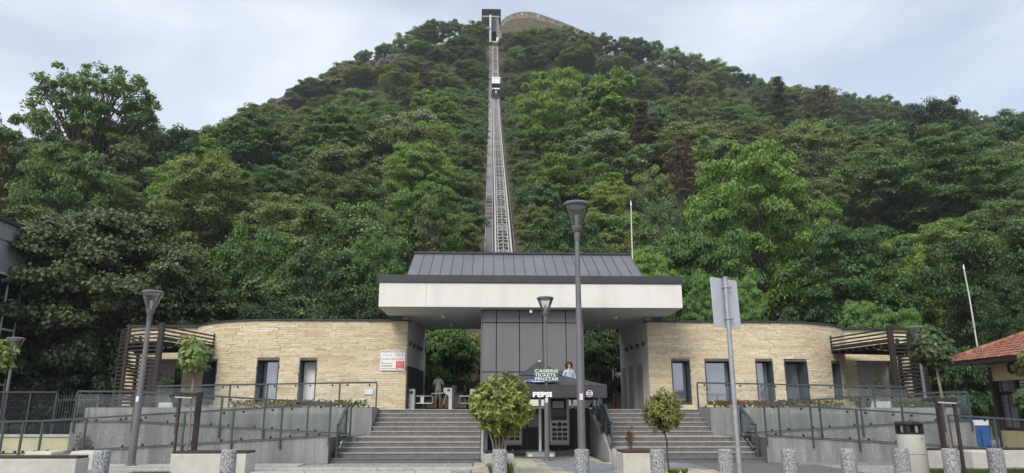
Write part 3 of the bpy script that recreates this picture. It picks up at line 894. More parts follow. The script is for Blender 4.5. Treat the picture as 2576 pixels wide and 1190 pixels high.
    if side < 0:
        # dark notice board on the passage wall
        A, B = Vector((fx, 33.15, 0)).lerp(Vector((bx, 38.2, 0)), .02), Vector((fx, 33.0, 0)).lerp(Vector((bx, 38.2, 0)), .9)
        mb = MB(); mb.bar(A+Vector((.04,0,2.62)), B+Vector((.04,0,2.62)), .05, 1.9); mb.build('notice_board', 'anthracite', pwall, bevel=.005)
    else:
        for u0, u1 in ((.16, .34), (.50, .66), (.78, .92)):
            A, B = Vector((fx, 33.0, 0)).lerp(Vector((bx, 38.2, 0)), u0), Vector((fx, 33.0, 0)).lerp(Vector((bx, 38.2, 0)), u1)
            d = MB(); d.bar(A+Vector((-.012,0,ZP+1.08)), B+Vector((-.012,0,ZP+1.08)), .05, 2.15); dd = d.build('door', 'grey_plaster', pwall, bevel=.004)
            h = MB(); c = A.lerp(B, .12); h.box(c.x-.09, c.x-.045, c.y-.05, c.y+.08, ZP+1.02, ZP+1.05); h.build('door_handle', 'galvanised', dd)
    for i in range(4):
        u = .10+.2*i
        c = Vector((fx, 33.0, 0)).lerp(Vector((bx, 38.2, 0)), u)
        sx = -1 if side > 0 else 1
        l = MB().box(min(c.x, c.x+sx*.13), max(c.x, c.x+sx*.13), c.y-.07, c.y+.07, 4.55, 4.75).build('wall_light', 'black_plastic', pwall, bevel=.01)
    x0, x1 = sorted((mx(5.9, side), mx(19.8, side)))
    MB().prism([(mx(5.98, side), 33.4), (mx(11.5, side), 33.4), (mx(15.6, side), 35.9), (mx(19.7, side), 35.95), (mx(19.7, side), 43), (mx(5.98, side), 43)], Z_WALL-.35, Z_WALL-.1).build('flat_roof', 'concrete_dark', w)
    MB().prism([(mx(19.42, side), 35.99), (mx(19.7, side), 35.99), (mx(19.7, side), 42.7), (mx(19.42, side), 42.7)], ZP, Z_WALL-.36).box(*sorted((mx(5.65, side), mx(19.7, side))), 42.75, 43, ZP, Z_WALL-.36).build('rear_wall', 'white_plaster', w)
    # porch recess
    xa, xb = sorted((mx(16.45+.55, side), mx(16.45+2.35, side)))
    y0 = 35.99; yb = 37.3
    pr = MB().box(xa-.08, xa-.002, y0, yb, ZP, 4.0).box(xb+.002, xb+.08, y0, yb, ZP, 4.0).box(xa-.08, xb+.08, yb, yb+.08, ZP, 4.0).box(xa-.08, xb+.08, y0, yb, 4.0, 4.08).build('porch', 'white_plaster', w)
    if side < 0:
        dr = MB().box(xa+.75, xb-.12, yb-.06, yb-.002, ZP, ZP+2.1).build('door', 'black_plastic', pr, bevel=.006)
        MB().box(xa+.87, xb-.24, yb-.075, yb-.062, ZP+.15, ZP+1.95).build('pane', 'dark_glass', dr)
    return w
WING = {sd: wing(sd) for sd in (-1, 1)}

# ================================================================== pergolas
def pergola(side):
    nm = 'left' if side < 0 else 'right'
    p = empty('pergola', (mx(15.65, side), 30, ZP), f'dark brown slatted pergola screen wrapped round the {nm} porch', 'pergola', 'brown slatted pergolas')
    ZT = 5.02
    C0 = (15.65, 30.0); IN = (14.95, 34.15)
    def curve(t):     # outer screen in plan, from the corner post backwards
        a = t*rad(88); return 15.65+3.55*math.sin(a)*.98, 30+ 5.6*(1-math.cos(a))
    n = 12
    pc = [curve(i/n) for i in range(n+1)]
    def W(q): return (mx(q[0], side), q[1])
    for i in range(21):
        z = ZP+.12+i*.165
        mb = MB()
        for a, b in zip(pc, pc[1:]):
            A, B = Vector((*W(a), z)), Vector((*W(b), z)); mb.bar(A, B, .035, .075)
        mb.build('slat', 'pergola_brown', p)
    for i in (17, 18, 19, 20):
        z = ZP+.12+i*.165
        MB().bar((*W(C0), z), (*W(IN), z), .035, .07 if i > 17 else .16).build('slat', 'pergola_brown', p)
    for q, s_ in ((C0, .2), (pc[4], .13), (pc[8], .13), (pc[12], .13)):
        x, y = W(q); MB().box(x-s_/2, x+s_/2, y-s_/2, y+s_/2, ZP, ZT+.12).build('post', 'pergola_brown', p, bevel=.008)
    x, y = W(IN); MB().box(x-.09, x+.09, y-.09, y+.09, ZT-.75, ZT+.12).build('post', 'pergola_brown', p)
    for i in range(9):
        u = (i+.5)/9
        a = Vector(C0).lerp(Vector(IN), u); b = Vector(curve(u))
        MB().bar((*W(a), 4.30), (*W(b), 4.30), .05, .12).build('rafter', 'pergola_brown', p)
    mb = MB(); mb.prism([W(C0), W(IN)]+[W((16.4, 35.4))]+[W(curve(t)) for t in (.95, .75, .55, .35, .2)], 4.37, 4.40); mb.build('roof_sheet', 'pergola_brown', p)
    for u in (.3, .7):
        a = Vector(C0).lerp(Vector(curve(.6)), u*.6).lerp(Vector(IN), .25); x, y = W(a)
        MB().lathe([(.09, 4.20), (.11, 4.23), (.11, 4.25)], (x, y, 0), 10).build('spotlight', 'light_lens', p)
    return p
for sd in (-1, 1): pergola(sd)

# ================================================================== the gatehouse with its canopy
gh = empty('gatehouse', (XC, 34, ZP), 'central gatehouse: white canopy, dark metal roof, grey panelled core', 'building')
HW = 6.6; ZS = 5.87
can = MB().box(XC-HW, XC+HW, 30.0, 38.3, ZS, 6.93).build('canopy', 'fascia_render', gh, bevel=.01)
MB().box(XC-HW-.06, XC+HW+.06, 29.94, 38.36, 6.932, 7.27).build('fascia_trim', 'anthracite', can, bevel=.01)
MB().box(XC-HW+2.02, XC-HW+2.035, 29.996, 30.01, ZS+.02, 6.925).build('joint', 'concrete_grey', can)
MB().box(XC-HW+.15, XC+HW-.15, 30.15, 38.1, ZS-.012, ZS-.002).build('soffit', 'soffit_plaster', can)
for x, y in ((-2.1, 32.2), (-1.9, 35.5), (5.9, 32.2), (5.6, 35.5)):
    MB().lathe([(.05, 0), (.09, -.02), (.10, -.16), (.07, -.19)][::-1], (x, y, ZS-.012), 12).build('ceiling_spot', 'light_lens', can)
# small camera on the canopy edge
cmx = at(1335, 782, 30.3).x
MB().box(cmx-.05, cmx+.05, 30.12, 30.42, ZS-.22, ZS-.10).tube([(cmx, 30.3, ZS-.1), (cmx, 30.3, ZS-.012)], .025, 8).build('security_camera', 'white_paint', can, bevel=.015)
# sloping roof of standing-seam sheets
RX0, RX1, RY0, RY1, RZ0, RZ1 = -3.72, 7.05, 30.75, 34.1, 7.2, 9.12
nP = 22; pwid = (RX1-RX0)/nP
rf = MB().add([(RX0+.02,RY0+.05,RZ0-.03),(RX1-.02,RY0+.05,RZ0-.03),(RX1-.02,RY1,RZ1-.05),(RX0+.02,RY1,RZ1-.05),(RX0+.02,37.6,RZ0),(RX1-.02,37.6,RZ0)],
    [(0,1,2,3),(3,2,5,4),(0,3,4),(1,5,2),(0,4,5,1)]).build('roof', 'anthracite', gh)
sheet = MB().hexa([(0.012,RY0,RZ0-.012),(pwid-.012,RY0,RZ0-.012),(pwid-.012,RY1,RZ1-.012),(.012,RY1,RZ1-.012)], [(0.012,RY0,RZ0+.02),(pwid-.012,RY0,RZ0+.02),(pwid-.012,RY1,RZ1+.02),(.012,RY1,RZ1+.02)]).mesh('roof_sheet')
sheet.materials.append(M['roof_metal'])
seam = MB().bar((0,RY0-.01,RZ0+.02),(0,RY1,RZ1+.02),.022,.045).mesh('seam'); seam.materials.append(M['anthracite'])
G0 = Vector((XC, 34, ZP))
for i in range(nP): link('roof_sheet', sheet, None, rf, loc=Vector((RX0+i*pwid, 0, 0)))
for i in range(nP+1): link('seam', seam, None, rf, loc=Vector((RX0+i*pwid, 0, 0)))
MB().box(RX0-.06, RX1+.06, RY1-.12, RY1+.12, RZ1+.005, RZ1+.10).build('ridge_cap', 'anthracite', rf, bevel=.01)
# panelled core
CX0, CX1, CYF = at(1212, 900, 30.6).x, at(1467, 900, 30.6).x, 30.66
core = MB().box(CX0+.01, CX1-.01, CYF, 37.5, ZP, ZS-.013).build('core', 'black_rubber', gh)
cols = [CX0]+[at(p, 900, 30.6).x for p in ((1080+980*.388)*.855, (1080+1157*.388)*.855, (1080+1335*.388)*.855, (1080+1512*.388)*.855)]+[CX1]
zr = [ZP+.01, at(1340, 936, 30.6).z, at(1340, 812, 30.6).z, ZS-.02]
for a, b in zip(cols, cols[1:]):
    for z0, z1 in zip(zr, zr[1:]):
        MB().box(a+.018, b-.018, CYF-.06+rng.uniform(-.004,.004), CYF-.001, z0+.018, z1-.018).build('panel', 'panel_grey', core, bevel=.006)
for xs_ in (CX0, CX1):
    for j in range(5):
        y0 = CYF+.02+j*1.36
        x0, x1 = (xs_-.05, xs_+.008) if xs_ == CX0 else (xs_-.008, xs_+.05)
        MB().box(x0, x1, y0, y0+1.32, ZP+.03, ZS-.05).build('panel', 'panel_grey', core, bevel=.006)

# tall white pole behind the roof, and one beside the tiled house
def mast(px0, py0, px1, py1, Y, label, zb):
    a, b = at(px1, py1, Y), at(px0, py0, Y)
    o = empty('antenna_mast', (a.x, Y, zb), label, 'mast', 'cream masts')
    h = b.z-zb
    MB().tube([(a.x, Y, zb), (a.x, Y, zb+h*.8), (b.x, Y, b.z-.3)], [.045, .04, .035], 8).build('pole', 'pole_cream', o, smooth=True)
    MB().tube([(b.x, Y, b.z-.3), (b.x, Y, b.z)], [.06, .02], 8).build('tip', 'white_paint', o)
    MB().tube([(a.x, Y, zb+h*.62), (a.x, Y, zb+h*.66)], .075, 8).build('bracket', 'galvanised', o)
mast(1587, 505, 1592, 665, 40.5, 'slim cream mast rising behind the dark metal roof', ZP)
mast(2423, 665, 2460, 880, 40.5, 'slim cream mast beside the tiled roof at the right edge', 0.0)

# ================================================================== ticket niche
mw = empty('machine_wall', (1.85, Y_MWALL, 0), 'dark concrete wall behind the two ticket machines', 'wall')
MB().box(NICHE[0]-.02, NICHE[1]+.02, Y_MWALL-.02, Y_MWALL+.04, .01, ZP+.03).build('wall_face', 'concrete_dark', mw)
MB().box(NICHE[0]-.02, NICHE[1]+.02, Y_MWALL-.16, Y_MWALL-.025, .01, .16).build('plinth', 'concrete_grey', mw, bevel=.01)
def machine(px, label):
    c = at(px, 1050, Y_MWALL-.35); x = c.x; y0, y1 = Y_MWALL-.40, Y_MWALL-.02
    m_ = empty('ticket_machine', (x, y0, .165), label, 'ticket machine', 'ticket machines in the niche')
    hw = .36
    MB().box(x-hw*.8, x+hw*.8, y0+.06, y1-.15, .162, .33).build('foot', 'black_rubber', m_)
    MB().box(x-hw, x+hw, y0, y1, .33, 2.02).build('cabinet', 'machine_white', m_, bevel=.05, seg=3, smooth=True)
    sc = MB().box(x-hw+.06, x+hw-.10, y0-.012, y0+.03, 1.20, 1.96).build('screen_panel', 'black_plastic', m_, bevel=.008)
    MB().box(x-hw+.12, x+hw-.20, y0-.018, y0-.0125, 1.62, 1.86).build('notice', 'paper', sc)
    MB().box(x-hw+.09, x+hw-.13, y0-.018, y0-.0125, 1.28, 1.56).build('screen', 'dark_glass', sc)
    fp = MB().box(x-hw+.04, x+hw-.07, y0-.016, y0+.02, .42, 1.15).build('front_panel', 'white_plaster', m_, bevel=.012)
    w_ = .155
    for i in range(3):
        for j in range(3):
            X = x-hw+.09+i*.188; Z = .50+j*.155
            MB().box(X, X+w_, y0-.03, y0-.018, Z, Z+.115).build('slot', 'black_plastic', fp, bevel=.03 if (i != 1) else .004, seg=2)
    for i in (0, 2):
        X = x-hw+.09+i*.188; MB().box(X, X+w_, y0-.03, y0-.018, 1.0, 1.10).build('slot', 'black_plastic', fp, bevel=.004)
    X = x-hw+.09+.188+w_/2
    d = MB().lathe([(.085, 0), (.085, .02), (.05, .028)], (0, 0, 0), 20).mesh('dial')
    for v in d.vertices: v.co = Vector((X+v.co.x, y0-.018-v.co.z, 1.05+v.co.y))
    link('dial', d, 'black_plastic', fp)
machine(1407, 'white ticket machine with black screen right of the parasol pole')
machine(1288, 'white ticket machine partly hidden behind the round bush')
MB().box(1.45, 1.95, Y_MWALL-.032, Y_MWALL-.022, .95, 1.40).build('notice_sheet', 'concrete_grey', label='grey notice sheet on the dark wall between the ticket machines', cat='notice')
# low white desk and rail on the terrace above
dk = empty('service_desk', (2.3, 27.6, ZP), 'white service desk on the terrace behind the parasol', 'desk')
MB().box(1.2, 3.5, 27.5, 28.1, ZP+.02, ZP+.85).build('body', 'white_plaster', dk, bevel=.02)
MB().box(1.15, 3.55, 27.45, 28.15, ZP+.853, ZP+.9).build('top', 'anthracite', dk, bevel=.01)
MB().box(.9, 3.6, 27.35, 27.42, ZP+.06, ZP+.12).build('kick_rail', 'black_plastic', dk)

# ================================================================== fence at the back of the passages
def mesh_fence(x0, x1, y, z0, z1, label, nx=18, group='dark mesh fences'):
    f = empty('mesh_fence', ((x0+x1)/2, y, z0), label, 'fence', group)
    for k in range(4):
        x = x0+(x1-x0)*k/3; MB().box(x-.03, x+.03, y-.03, y+.03, z0, z1).build('post', 'anthracite', f)
    MB().box(x0, x1, y-.05, y-.032, z1-.06, z1).build('top_rail', 'anthracite', f)
    MB().box(x0, x1, y-.05, y-.032, z0+.05, z0+.11).build('bottom_rail', 'anthracite', f)
    mb = MB()
    for i in range(nx*3+1):
        x = x0+(x1-x0)*i/(nx*3); mb.box(x-.004, x+.004, y+.031, y+.039, z0+.1, z1-.05)
    for i in range(9):
        z = z0+.15+(z1-z0-.25)*i/8; mb.box(x0, x1, y+.04, y+.048, z-.004, z+.004)
    mb.build('wire_mesh', 'anthracite', f, kind='stuff')
mesh_fence(-3.4, -.4, 39.2, ZP, ZP+1.35, 'dark mesh fence seen through the left passage', 12)
mesh_fence(4.3, 7.0, 39.2, ZP, ZP+2.3, 'dark mesh fence seen through the right passage', 12)

# ================================================================== funicular
TP = [(50,1.5),(60,7.3),(70,12.9),(81,18.8),(92,25.5),(104,32.8),(117.6,40.8),(137,52.2),(157.7,64.6),(175,75.2),(190,84.6),(205,94.6),(220.6,106),(232,115.6),(242,125),(255,138.5),(264,148.6),(268,153.2)]
def track_z(Y):
    for (a, za), (b, zb) in zip(TP, TP[1:]):
        if Y <= b: return za+(zb-za)*(Y-a)/(b-a)
    return TP[-1][1]
XT = 1.15
fn = empty('funicular_track', (XT, 50, 1.5), 'long pale steel funicular track climbing straight up the wooded hill', 'track')
def rail_line(x, w, h, dz, mat_, nm, y0=50, y1=266):
    ys_ = [y for y, _ in TP if y0 <= y <= y1]; ys_ = [y0]+[y for y in ys_ if y > y0]+([y1] if ys_[-1] < y1 else [])
    mb = MB(); 
    for a, b in zip(ys_, ys_[1:]): mb.bar((x, a, track_z(a)+dz), (x, b, track_z(b)+dz), w, h)
    return mb.build(nm, mat_, fn)
rail_line(XT-.38, .20, .36, 0, 'rail_light', 'rail')
rail_line(XT+1.58, .20, .36, 0, 'rail_light', 'rail')
rail_line(XT-.05, .09, .12, .05, 'rail_light', 'guide_rail')
rail_line(XT+.60, .13, .14, .0, 'rail_mid', 'cable_trough')
rail_line(XT+1.25, .09, .12, .05, 'rail_light', 'guide_rail')
rail_line(XT-1.72, .05, .22, .25, 'rail_light', 'walkway_edge')
rail_line(XT-.72, .05, .22, .25, 'rail_light', 'walkway_edge')
mb = MB(); mb2 = MB(); mb3 = MB(); mb4 = MB()
y = 51.0; i = 0
while y < 266:
    z = track_z(y); sl = (track_z(y+.5)-z)/.5
    mb.box(XT-.36, XT+1.56, y, y+.16, z-.14, z-.02)                                    # tie
    if i % 2 == 0:
        yn = y+1.9; zn = track_z(yn)
        mb4.bar((XT-.34, y+.1, z-.1), (XT+.58, yn, zn-.1), .08, .07); mb4.bar((XT+1.54, y+.1, z-.1), (XT+.62, yn, zn-.1), .08, .07)
    y += 1.25*(1 if y < 120 else 1.3); i += 1
mb.build('cross_ties', 'rail_mid', fn, kind='stuff'); mb4.build('bracing', 'rail_light', fn, kind='stuff')
y = 51.0
mb5 = MB()
while y < 266:
    z = track_z(y)
    (mb5 if 96 < y < 108 and int(y*1.6) % 3 != 0 else mb2).box(XT-1.70, XT-.74, y, y+.26, z+.13, z+.18)     # walkway step
    y += .36 if y < 110 else .42
mb2.build('walkway_steps', 'galvanised', fn, kind='stuff')
simple('painted_step', (0.30, 0.24, 0.22), 0.7, var=0.45, scale=0.5)
mb5.build('painted_steps', 'painted_step', fn, kind='stuff')
for k in range(22):
    y = 56+k*9.6; z = track_z(y); g = hill_z(XT, y)
    MB().box(XT-.2, XT+1.4, y, y+.4, min(g, z)-1.2, z-.16).build('support', 'concrete_grey', fn)
rail_line(XT+1.95, .05, .05, .5, 'rail_mid', 'side_cable')

# the car
cy_ = 190.0
while True:
    p = at(1243, 246, cy_)
    if p.z <= track_z(cy_)+.5 or cy_ > 240: break
    cy_ += .5
cz = track_z(cy_)+.35; cxx = XT+.62
car = empty('funicular_car', (cxx, cy_, cz), 'small black and white funicular car high on the track', 'funicular car')
W_ = 1.42
MB().box(cxx-W_, cxx+W_, cy_, cy_+3.4, cz+.75, cz+5.3).build('cabin', 'matte_dark', car, bevel=.15, seg=2)
MB().box(cxx-W_+.02, cxx+W_-.02, cy_-.06, cy_+.1, cz+5.35, cz+7.1).build('upper_screen', 'white_paint', car, bevel=.05)
MB().box(cxx-W_-.12, cxx+W_+.12, cy_-.15, cy_+3.5, cz+7.12, cz+7.75).build('roof', 'white_paint', car, bevel=.08)
MB().box(cxx-W_+.15, cxx+W_-.15, cy_+.15, cy_+3.2, cz+5.2, cz+7.1).build('window_band', 'dark_glass', car)
MB().box(cxx-W_+.1, cxx+W_-.1, cy_-.03, cy_+.05, cz+3.95, cz+5.1).build('front_window', 'matte_dark', car)
MB().box(cxx-W_-.1, cxx+W_+.35, cy_-.25, cy_+.5, cz-.15, cz+.72).build('bogie', 'black_rubber', car, bevel=.06)
for k, (u, w) in enumerate(((-1.25, .28), (-.72, .3), (-.36, .3), (0, .3), (.36, .3), (.72, .3), (1.06, .2))):      # lettering too small to read in the photograph
    MB().box(cxx+u, cxx+u+w, cy_-.03, cy_-.005, cz+3.2+(.08 if k % 2 else 0), cz+3.72).build('letter', 'print_white', car)
d = MB().lathe([(.36, 0), (.36, .03)], (0,0,0), 16).mesh('emblem')
for v in d.vertices: v.co = Vector((cxx+v.co.x*.8, cy_-.01-v.co.z, cz+2.25+v.co.y))
em = link('emblem', d, 'print_white', car)
MB().box(cxx-.07, cxx+.07, cy_-.06, cy_-.045, cz+2.0, cz+2.5).build('emblem_stroke', 'print_black', em)
MB().box(cxx-.75, cxx+.75, cy_-.02, cy_+.0, cz+1.35, cz+1.5).build('stripe', 'rail_mid', car)

# ================================================================== upper station and fortress
YU = 276.0
def q(px, py, Y=YU): return at(px, py, Y)
us = empty('upper_station', q(1236, 110), 'dark-framed upper station on the hilltop at the end of the track', 'building')
tl, br_ = q(1212, 22), q(1260, 40)
x0, x1, zt, zf = tl.x, br_.x, tl.z, br_.z
zb = q(1212, 76).z
MB().box(x0, x1, YU, YU+12, zf, zt).build('roof', 'matte_dark', us, bevel=.1)
MB().box(x0, x0+.35, YU+.02, YU+11.9, zb, zf-.01).build('side_wall', 'matte_dark', us)
MB().box(x1-.35, x1, YU+.02, YU+11.9, q(1258, 84).z, zf-.01).build('side_wall', 'matte_dark', us)
MB().box(x0+.36, x1-.36, YU+9, YU+9.3, zb, zf-.02).build('back_wall', 'concrete_dark', us)  # dark colour paints in the shade at the back of the station
MB().box(x0+.36, x1-.36, YU+.05, YU+8.9, zf-.5, zf-.03).build('ceiling', 'grey_plaster', us)  # grey instead of white: the soffit shading is put into the colour
MB().box(q(1231, 60).x, q(1236, 60).x, YU-1.0, YU+.5, q(1230, 128).z, zf-.05).build('column', 'rail_light', us, bevel=.05)
MB().hexa([(q(1214,70).x, YU-.5, q(1214,79).z), (q(1229,70).x, YU-.5, q(1229,79).z), (q(1229,70).x, YU+8, q(1229,79).z), (q(1214,70).x, YU+8, q(1214,79).z)],
    [(q(1214,70).x, YU-.5, q(1214,72).z), (q(1229,70).x, YU-.5, q(1229,69).z), (q(1229,70).x, YU+8, q(1229,69).z), (q(1214,70).x, YU+8, q(1214,72).z)]).build('balcony', 'white_plaster', us)
gl = at(1237, 75, YU)
MB().box(q(1237,60).x, q(1250,60).x, YU+.5, YU+.7, q(1240,78).z, q(1240,42).z).build('gate', 'concrete_dark', us)  # dark sheet across the opening, its shade painted as colour
a0, a1, b0, b1 = q(1249, 104), q(1262, 104), q(1249, 42), q(1253, 42)
MB().hexa([(a0.x,YU-3,a0.z),(a1.x,YU-3,a1.z),(a1.x,YU+5,a1.z),(a0.x,YU+5,a0.z)], [(b0.x,YU-.2,b0.z),(b1.x,YU-.2,b1.z),(b1.x,YU+5,b1.z),(b0.x,YU+5,b0.z)]).build('buttress', 'fort_stone', us)
c0 = q(1249, 116)
MB().box(a0.x-.1, a1.x+.3, YU-3.4, YU+5, c0.z, a0.z-.02).build('footing', 'white_paint', us, bevel=.05)

YF = 296.0
fort_px = [(1255,70),(1262,52),(1272,43),(1288,35),(1305,30),(1325,29),(1345,32),(1365,38),(1390,47),(1415,56),(1440,66),(1465,77),(1490,88)]
fw = empty('fortress_wall', at(1320, 60, YF), 'old grey stone fortress wall curving along the hilltop', 'wall')
def fp(i, dz=0, dy=0):
    px, py = fort_px[i]; yy = YF+6*((i-5)/6)**2+dy; p = at(px, py, yy); return Vector((p.x, yy, p.z+dz))
mb = MB(); mc = MB()
for i in range(len(fort_px)-1):
    a, b = fp(i), fp(i+1)
    for m_, z0, z1, o0, o1 in ((mb, -3.4, -.20, 0, 2), (mc, -.19, 0, -.15, 2.2)):
        m_.hexa([(a.x,a.y+o0,a.z+z0),(b.x,b.y+o0,b.z+z0),(b.x,b.y+o1,b.z+z0),(a.x,a.y+o1,a.z+z0)], [(a.x,a.y+o0,a.z+z1),(b.x,b.y+o0,b.z+z1),(b.x,b.y+o1,b.z+z1),(a.x,a.y+o1,a.z+z1)])
mb.build('masonry', 'fort_stone', fw); mc.build('coping', 'rail_mid', fw)
for i in range(1, 12):
    for u in (.4,):
        p = fp(i).lerp(fp(min(i+1, 12)), u)
        white = i in (4, 6)
        MB().box(p.x-.22, p.x+.22, p.y-.08, p.y+.5, p.z-1.7, p.z-.9).build('embrasure', 'white_paint' if white else 'black_rubber', fw)
# mound below the wall
V = []; cols_ = len(fort_px); rws = 9
for r in range(rws):
    for i in range(cols_):
        p = fp(i, -2.3, .8); t = r/(rws-1)
        lo = at(fort_px[i][0]+(fort_px[i][0]-1350)*.2, 112, 262); lo.z = hill_z(lo.x, 262)-4
        k = t**.8; V.append((p.x+(lo.x-p.x)*t+.6*math.sin(i*1.7+r), p.y+(lo.y-p.y)*t, p.z+(lo.z-p.z)*k+.5*math.sin(i*2.3+r*1.9)*(t > 0)))
idx = np.arange(rws*cols_).reshape(rws, cols_)
Fq = np.stack([idx[1:,:-1], idx[1:,1:], idx[:-1,1:], idx[:-1,:-1]], -1).reshape(-1, 4)
link('fortress_mound', fast_mesh('fortress_mound', np.array(V), Fq, ['dry_earth'], smooth=True), None, kind='structure')

# rock outcrops on the left shoulder
def outcrop(px0, py0, px1, py1, Y, label, seed):
    r_ = random.Random(seed); o = empty('rock_outcrop', at((px0+px1)/2, max(py0, py1), Y), label, 'rock', 'rock outcrops on the left shoulder')
    for k in range(9):
        u = k/8; p = at(px0+(px1-px0)*u, py0+(py1-py0)*u+16, Y+r_.uniform(-2, 3))
        bm = bmesh.new(); bmesh.ops.create_icosphere(bm, subdivisions=3, radius=1)
        sx, sy, sz = r_.uniform(3.2, 5.2), r_.uniform(3, 5), r_.uniform(1.6, 3.0)
        for v in bm.verts:
            n = 1+.28*math.sin(v.co.x*3.1+k)*math.cos(v.co.z*4.3+k*2)+.16*math.sin(v.co.y*7+v.co.x*5+k)+r_.uniform(-.06,.06)
            v.co = Vector((v.co.x*sx*n, v.co.y*sy*n, round(v.co.z*3.2)/3.2*.6*sz*n+v.co.z*.4*sz*n))+p
        me = bpy.data.meshes.new('boulder'); bm.to_mesh(me); bm.free(); link('boulder', me, 'rock', o)
outcrop(700, 252, 860, 190, 262, 'brown rock outcrop low on the left shoulder of the hill', 3)
outcrop(950, 160, 1010, 138, 258, 'small brown rock outcrop higher on the left shoulder', 5)

# ================================================================== neighbouring houses
# metal-clad hall at the left edge
A, B = at(-150, 700, 33), at(56, 700, 39)
hl = empty('metal_hall', (A.x, A.y, 0), 'grey corrugated metal hall with glazing at the left edge', 'building')
d = Vector((B.x-A.x, B.y-A.y, 0)); Ln = d.length; d.normalize(); nrm = Vector((d.y, -d.x, 0))
ztop = at(70, 588, 39).z; zmid = at(40, 618, 38).z; zlow = at(40, 690, 38).z
def wallbox(s0, s1, z0, z1, o0, o1, nm, mat_, par):
    P0, P1 = Vector((A.x, A.y, 0))+d*s0, Vector((A.x, A.y, 0))+d*s1
    qd = [P0+nrm*o1, P1+nrm*o1, P1+nrm*o0, P0+nrm*o0]
    return MB().prism([(p.x, p.y) for p in qd], z0, z1).build(nm, mat_, par)
wl = wallbox(0, Ln, 0, ztop, -6, 0, 'wall', 'clad_metal', hl)
nr = 34
for i in range(nr):
    s0 = Ln*i/nr
    wallbox(s0, s0+Ln/nr*.55, zmid+.05, ztop+.02, .002, .16, 'cladding_rib', 'clad_metal', wl)
    wallbox(s0, s0+Ln/nr*.55, zlow, zmid-.06, .002, .08, 'cladding_rib', 'clad_metal', wl)
wallbox(-.1, Ln+.1, ztop, ztop+.2, -6.1, .3, 'roof_edge', 'anthracite', hl)
gz = [0.3, zlow*.33, zlow*.66, zlow-.1]
for i in range(5):
    for z0, z1 in zip(gz, gz[1:]):
        wallbox(Ln*i/5+.06, Ln*(i+1)/5-.06, z0+.06, z1-.06, .002, .05, 'pane', 'green_glass', wl)
for z in gz: wallbox(0, Ln, z-.05, z+.05, .003, .11, 'mullion', 'white_paint', wl)
for i in range(6): wallbox(max(0, Ln*i/5-.05), min(Ln, Ln*i/5+.05), .3, zlow-.15, .004, .09, 'mullion', 'white_paint', wl)

# tiled house at the right edge
E0, E1 = at(2376, 913, 30), at(2608, 877, 24.6)
ez = 3.5
th = empty('tiled_house', (E0.x+2, 27, 0), 'cream house with red clay tile roof at the right edge', 'house')
E0 = Vector((E0.x, 30, ez)); E1 = Vector((E1.x, 24.6, ez)); dE = (E1-E0); lE = dE.length; dE.normalize()
nE = Vector((dE.y, -dE.x, 0))       # points away from the street corner, into the house?
if nE.x < 0: nE = -nE
E1 = E0+dE*9
back = Vector((.97, .25, 0)).normalized()
pitch = .42
def roofp(s, t):      # point on the front slope: s along the eave, t up the slope in plan metres
    return E0+dE*s+nE*t+Vector((0,0,t*pitch))
# hip line: leaves the corner diagonally
slopes = MB()
T = 5.0
slopes.add([roofp(0,0), roofp(9,0), roofp(9,T), roofp(T*.72,T)], [(0,1,2,3),])
H1 = roofp(T*.72, T)
eb = E0+back*8
slopes.add([E0, H1, eb+Vector((0,0,0)), H1+back*4], [(0,1,3,2)])
deck = slopes.build('roof', 'pergola_brown', th)
tile = MB()
n = 6
for k in range(n):
    a0, a1 = math.pi*k/n, math.pi*(k+1)/n
    for r0 in (.075,):
        tile.add([(r0*math.cos(a0),0,r0*math.sin(a0)*.8),(r0*math.cos(a1),0,r0*math.sin(a1)*.8),(r0*.85*math.cos(a1),.34,r0*.85*math.sin(a1)*.8-.02),(r0*.85*math.cos(a0),.34,r0*.85*math.sin(a0)*.8-.02)], [(0,1,2,3)])
tv = np.array(tile.v); tf = tile.f
sl_dir = (nE+Vector((0,0,pitch))).normalized(); sl_n = dE.cross(sl_dir); 
if sl_n.z < 0: sl_n = -sl_n
allv, allf, no = [], [], 0
tile_me = None; cnt = 0
rot = Matrix((dE, sl_dir, sl_n)).transposed()
tme = bpy.data.meshes.new('roof_tile'); tme.from_pydata([tuple(x) for x in tv], [], tf); tme.materials.append(M['clay_tile'])
hb = Vector((E0.x+2, 27, 0))
t_ = 0.0; row = 0
while t_ < T-.2:
    s_ = t_*.72+.08
    while s_ < 8.8:
        p = roofp(s_, t_)+sl_n*.03
        if cnt < 300 and s_ < 5.6:
            o = bpy.data.objects.new('roof_tile', tme); COL.objects.link(o); o.parent = deck
            o.matrix_parent_inverse = wm(deck).inverted()
            o.matrix_basis = Matrix.Translation(p+sl_n*rng.uniform(0,.012)) @ rot.to_4x4(); cnt += 1
        else:
            for v in tv: allv.append(tuple(p+rot @ Vector(v)))
            allf += [tuple(i+no for i in f) for f in tf]; no += len(tv)
        s_ += .165
    t_ += .29; row += 1
me = bpy.data.meshes.new('roof_tiles'); me.from_pydata(allv, [], allf); me.materials.append(M['clay_tile']); link('roof_tiles', me, None, deck, kind='stuff')
hd = (H1-E0); nh = 22
for i in range(nh):
    p, q_ = E0+hd*(i/nh), E0+hd*((i+1.12)/nh)
    mb = MB(); mb.tube([p+Vector((0,0,.06)), q_+Vector((0,0,.10))], [.15, .115], 10); mb.build('ridge_tile', 'clay_tile', deck, smooth=True)
MB().bar(E0+Vector((0,0,-.07)), E1+Vector((0,0,-.07)), .12, .12).build('gutter', 'pergola_brown', th)
MB().add([E0+Vector((0,0,-.12)), E1+Vector((0,0,-.12)), E1+nE*1.3+Vector((0,0,-.10)), E0+nE*1.3+dE*.9+Vector((0,0,-.10))], [(0,1,2,3),]).build('eave_boards', 'pergola_brown', th)
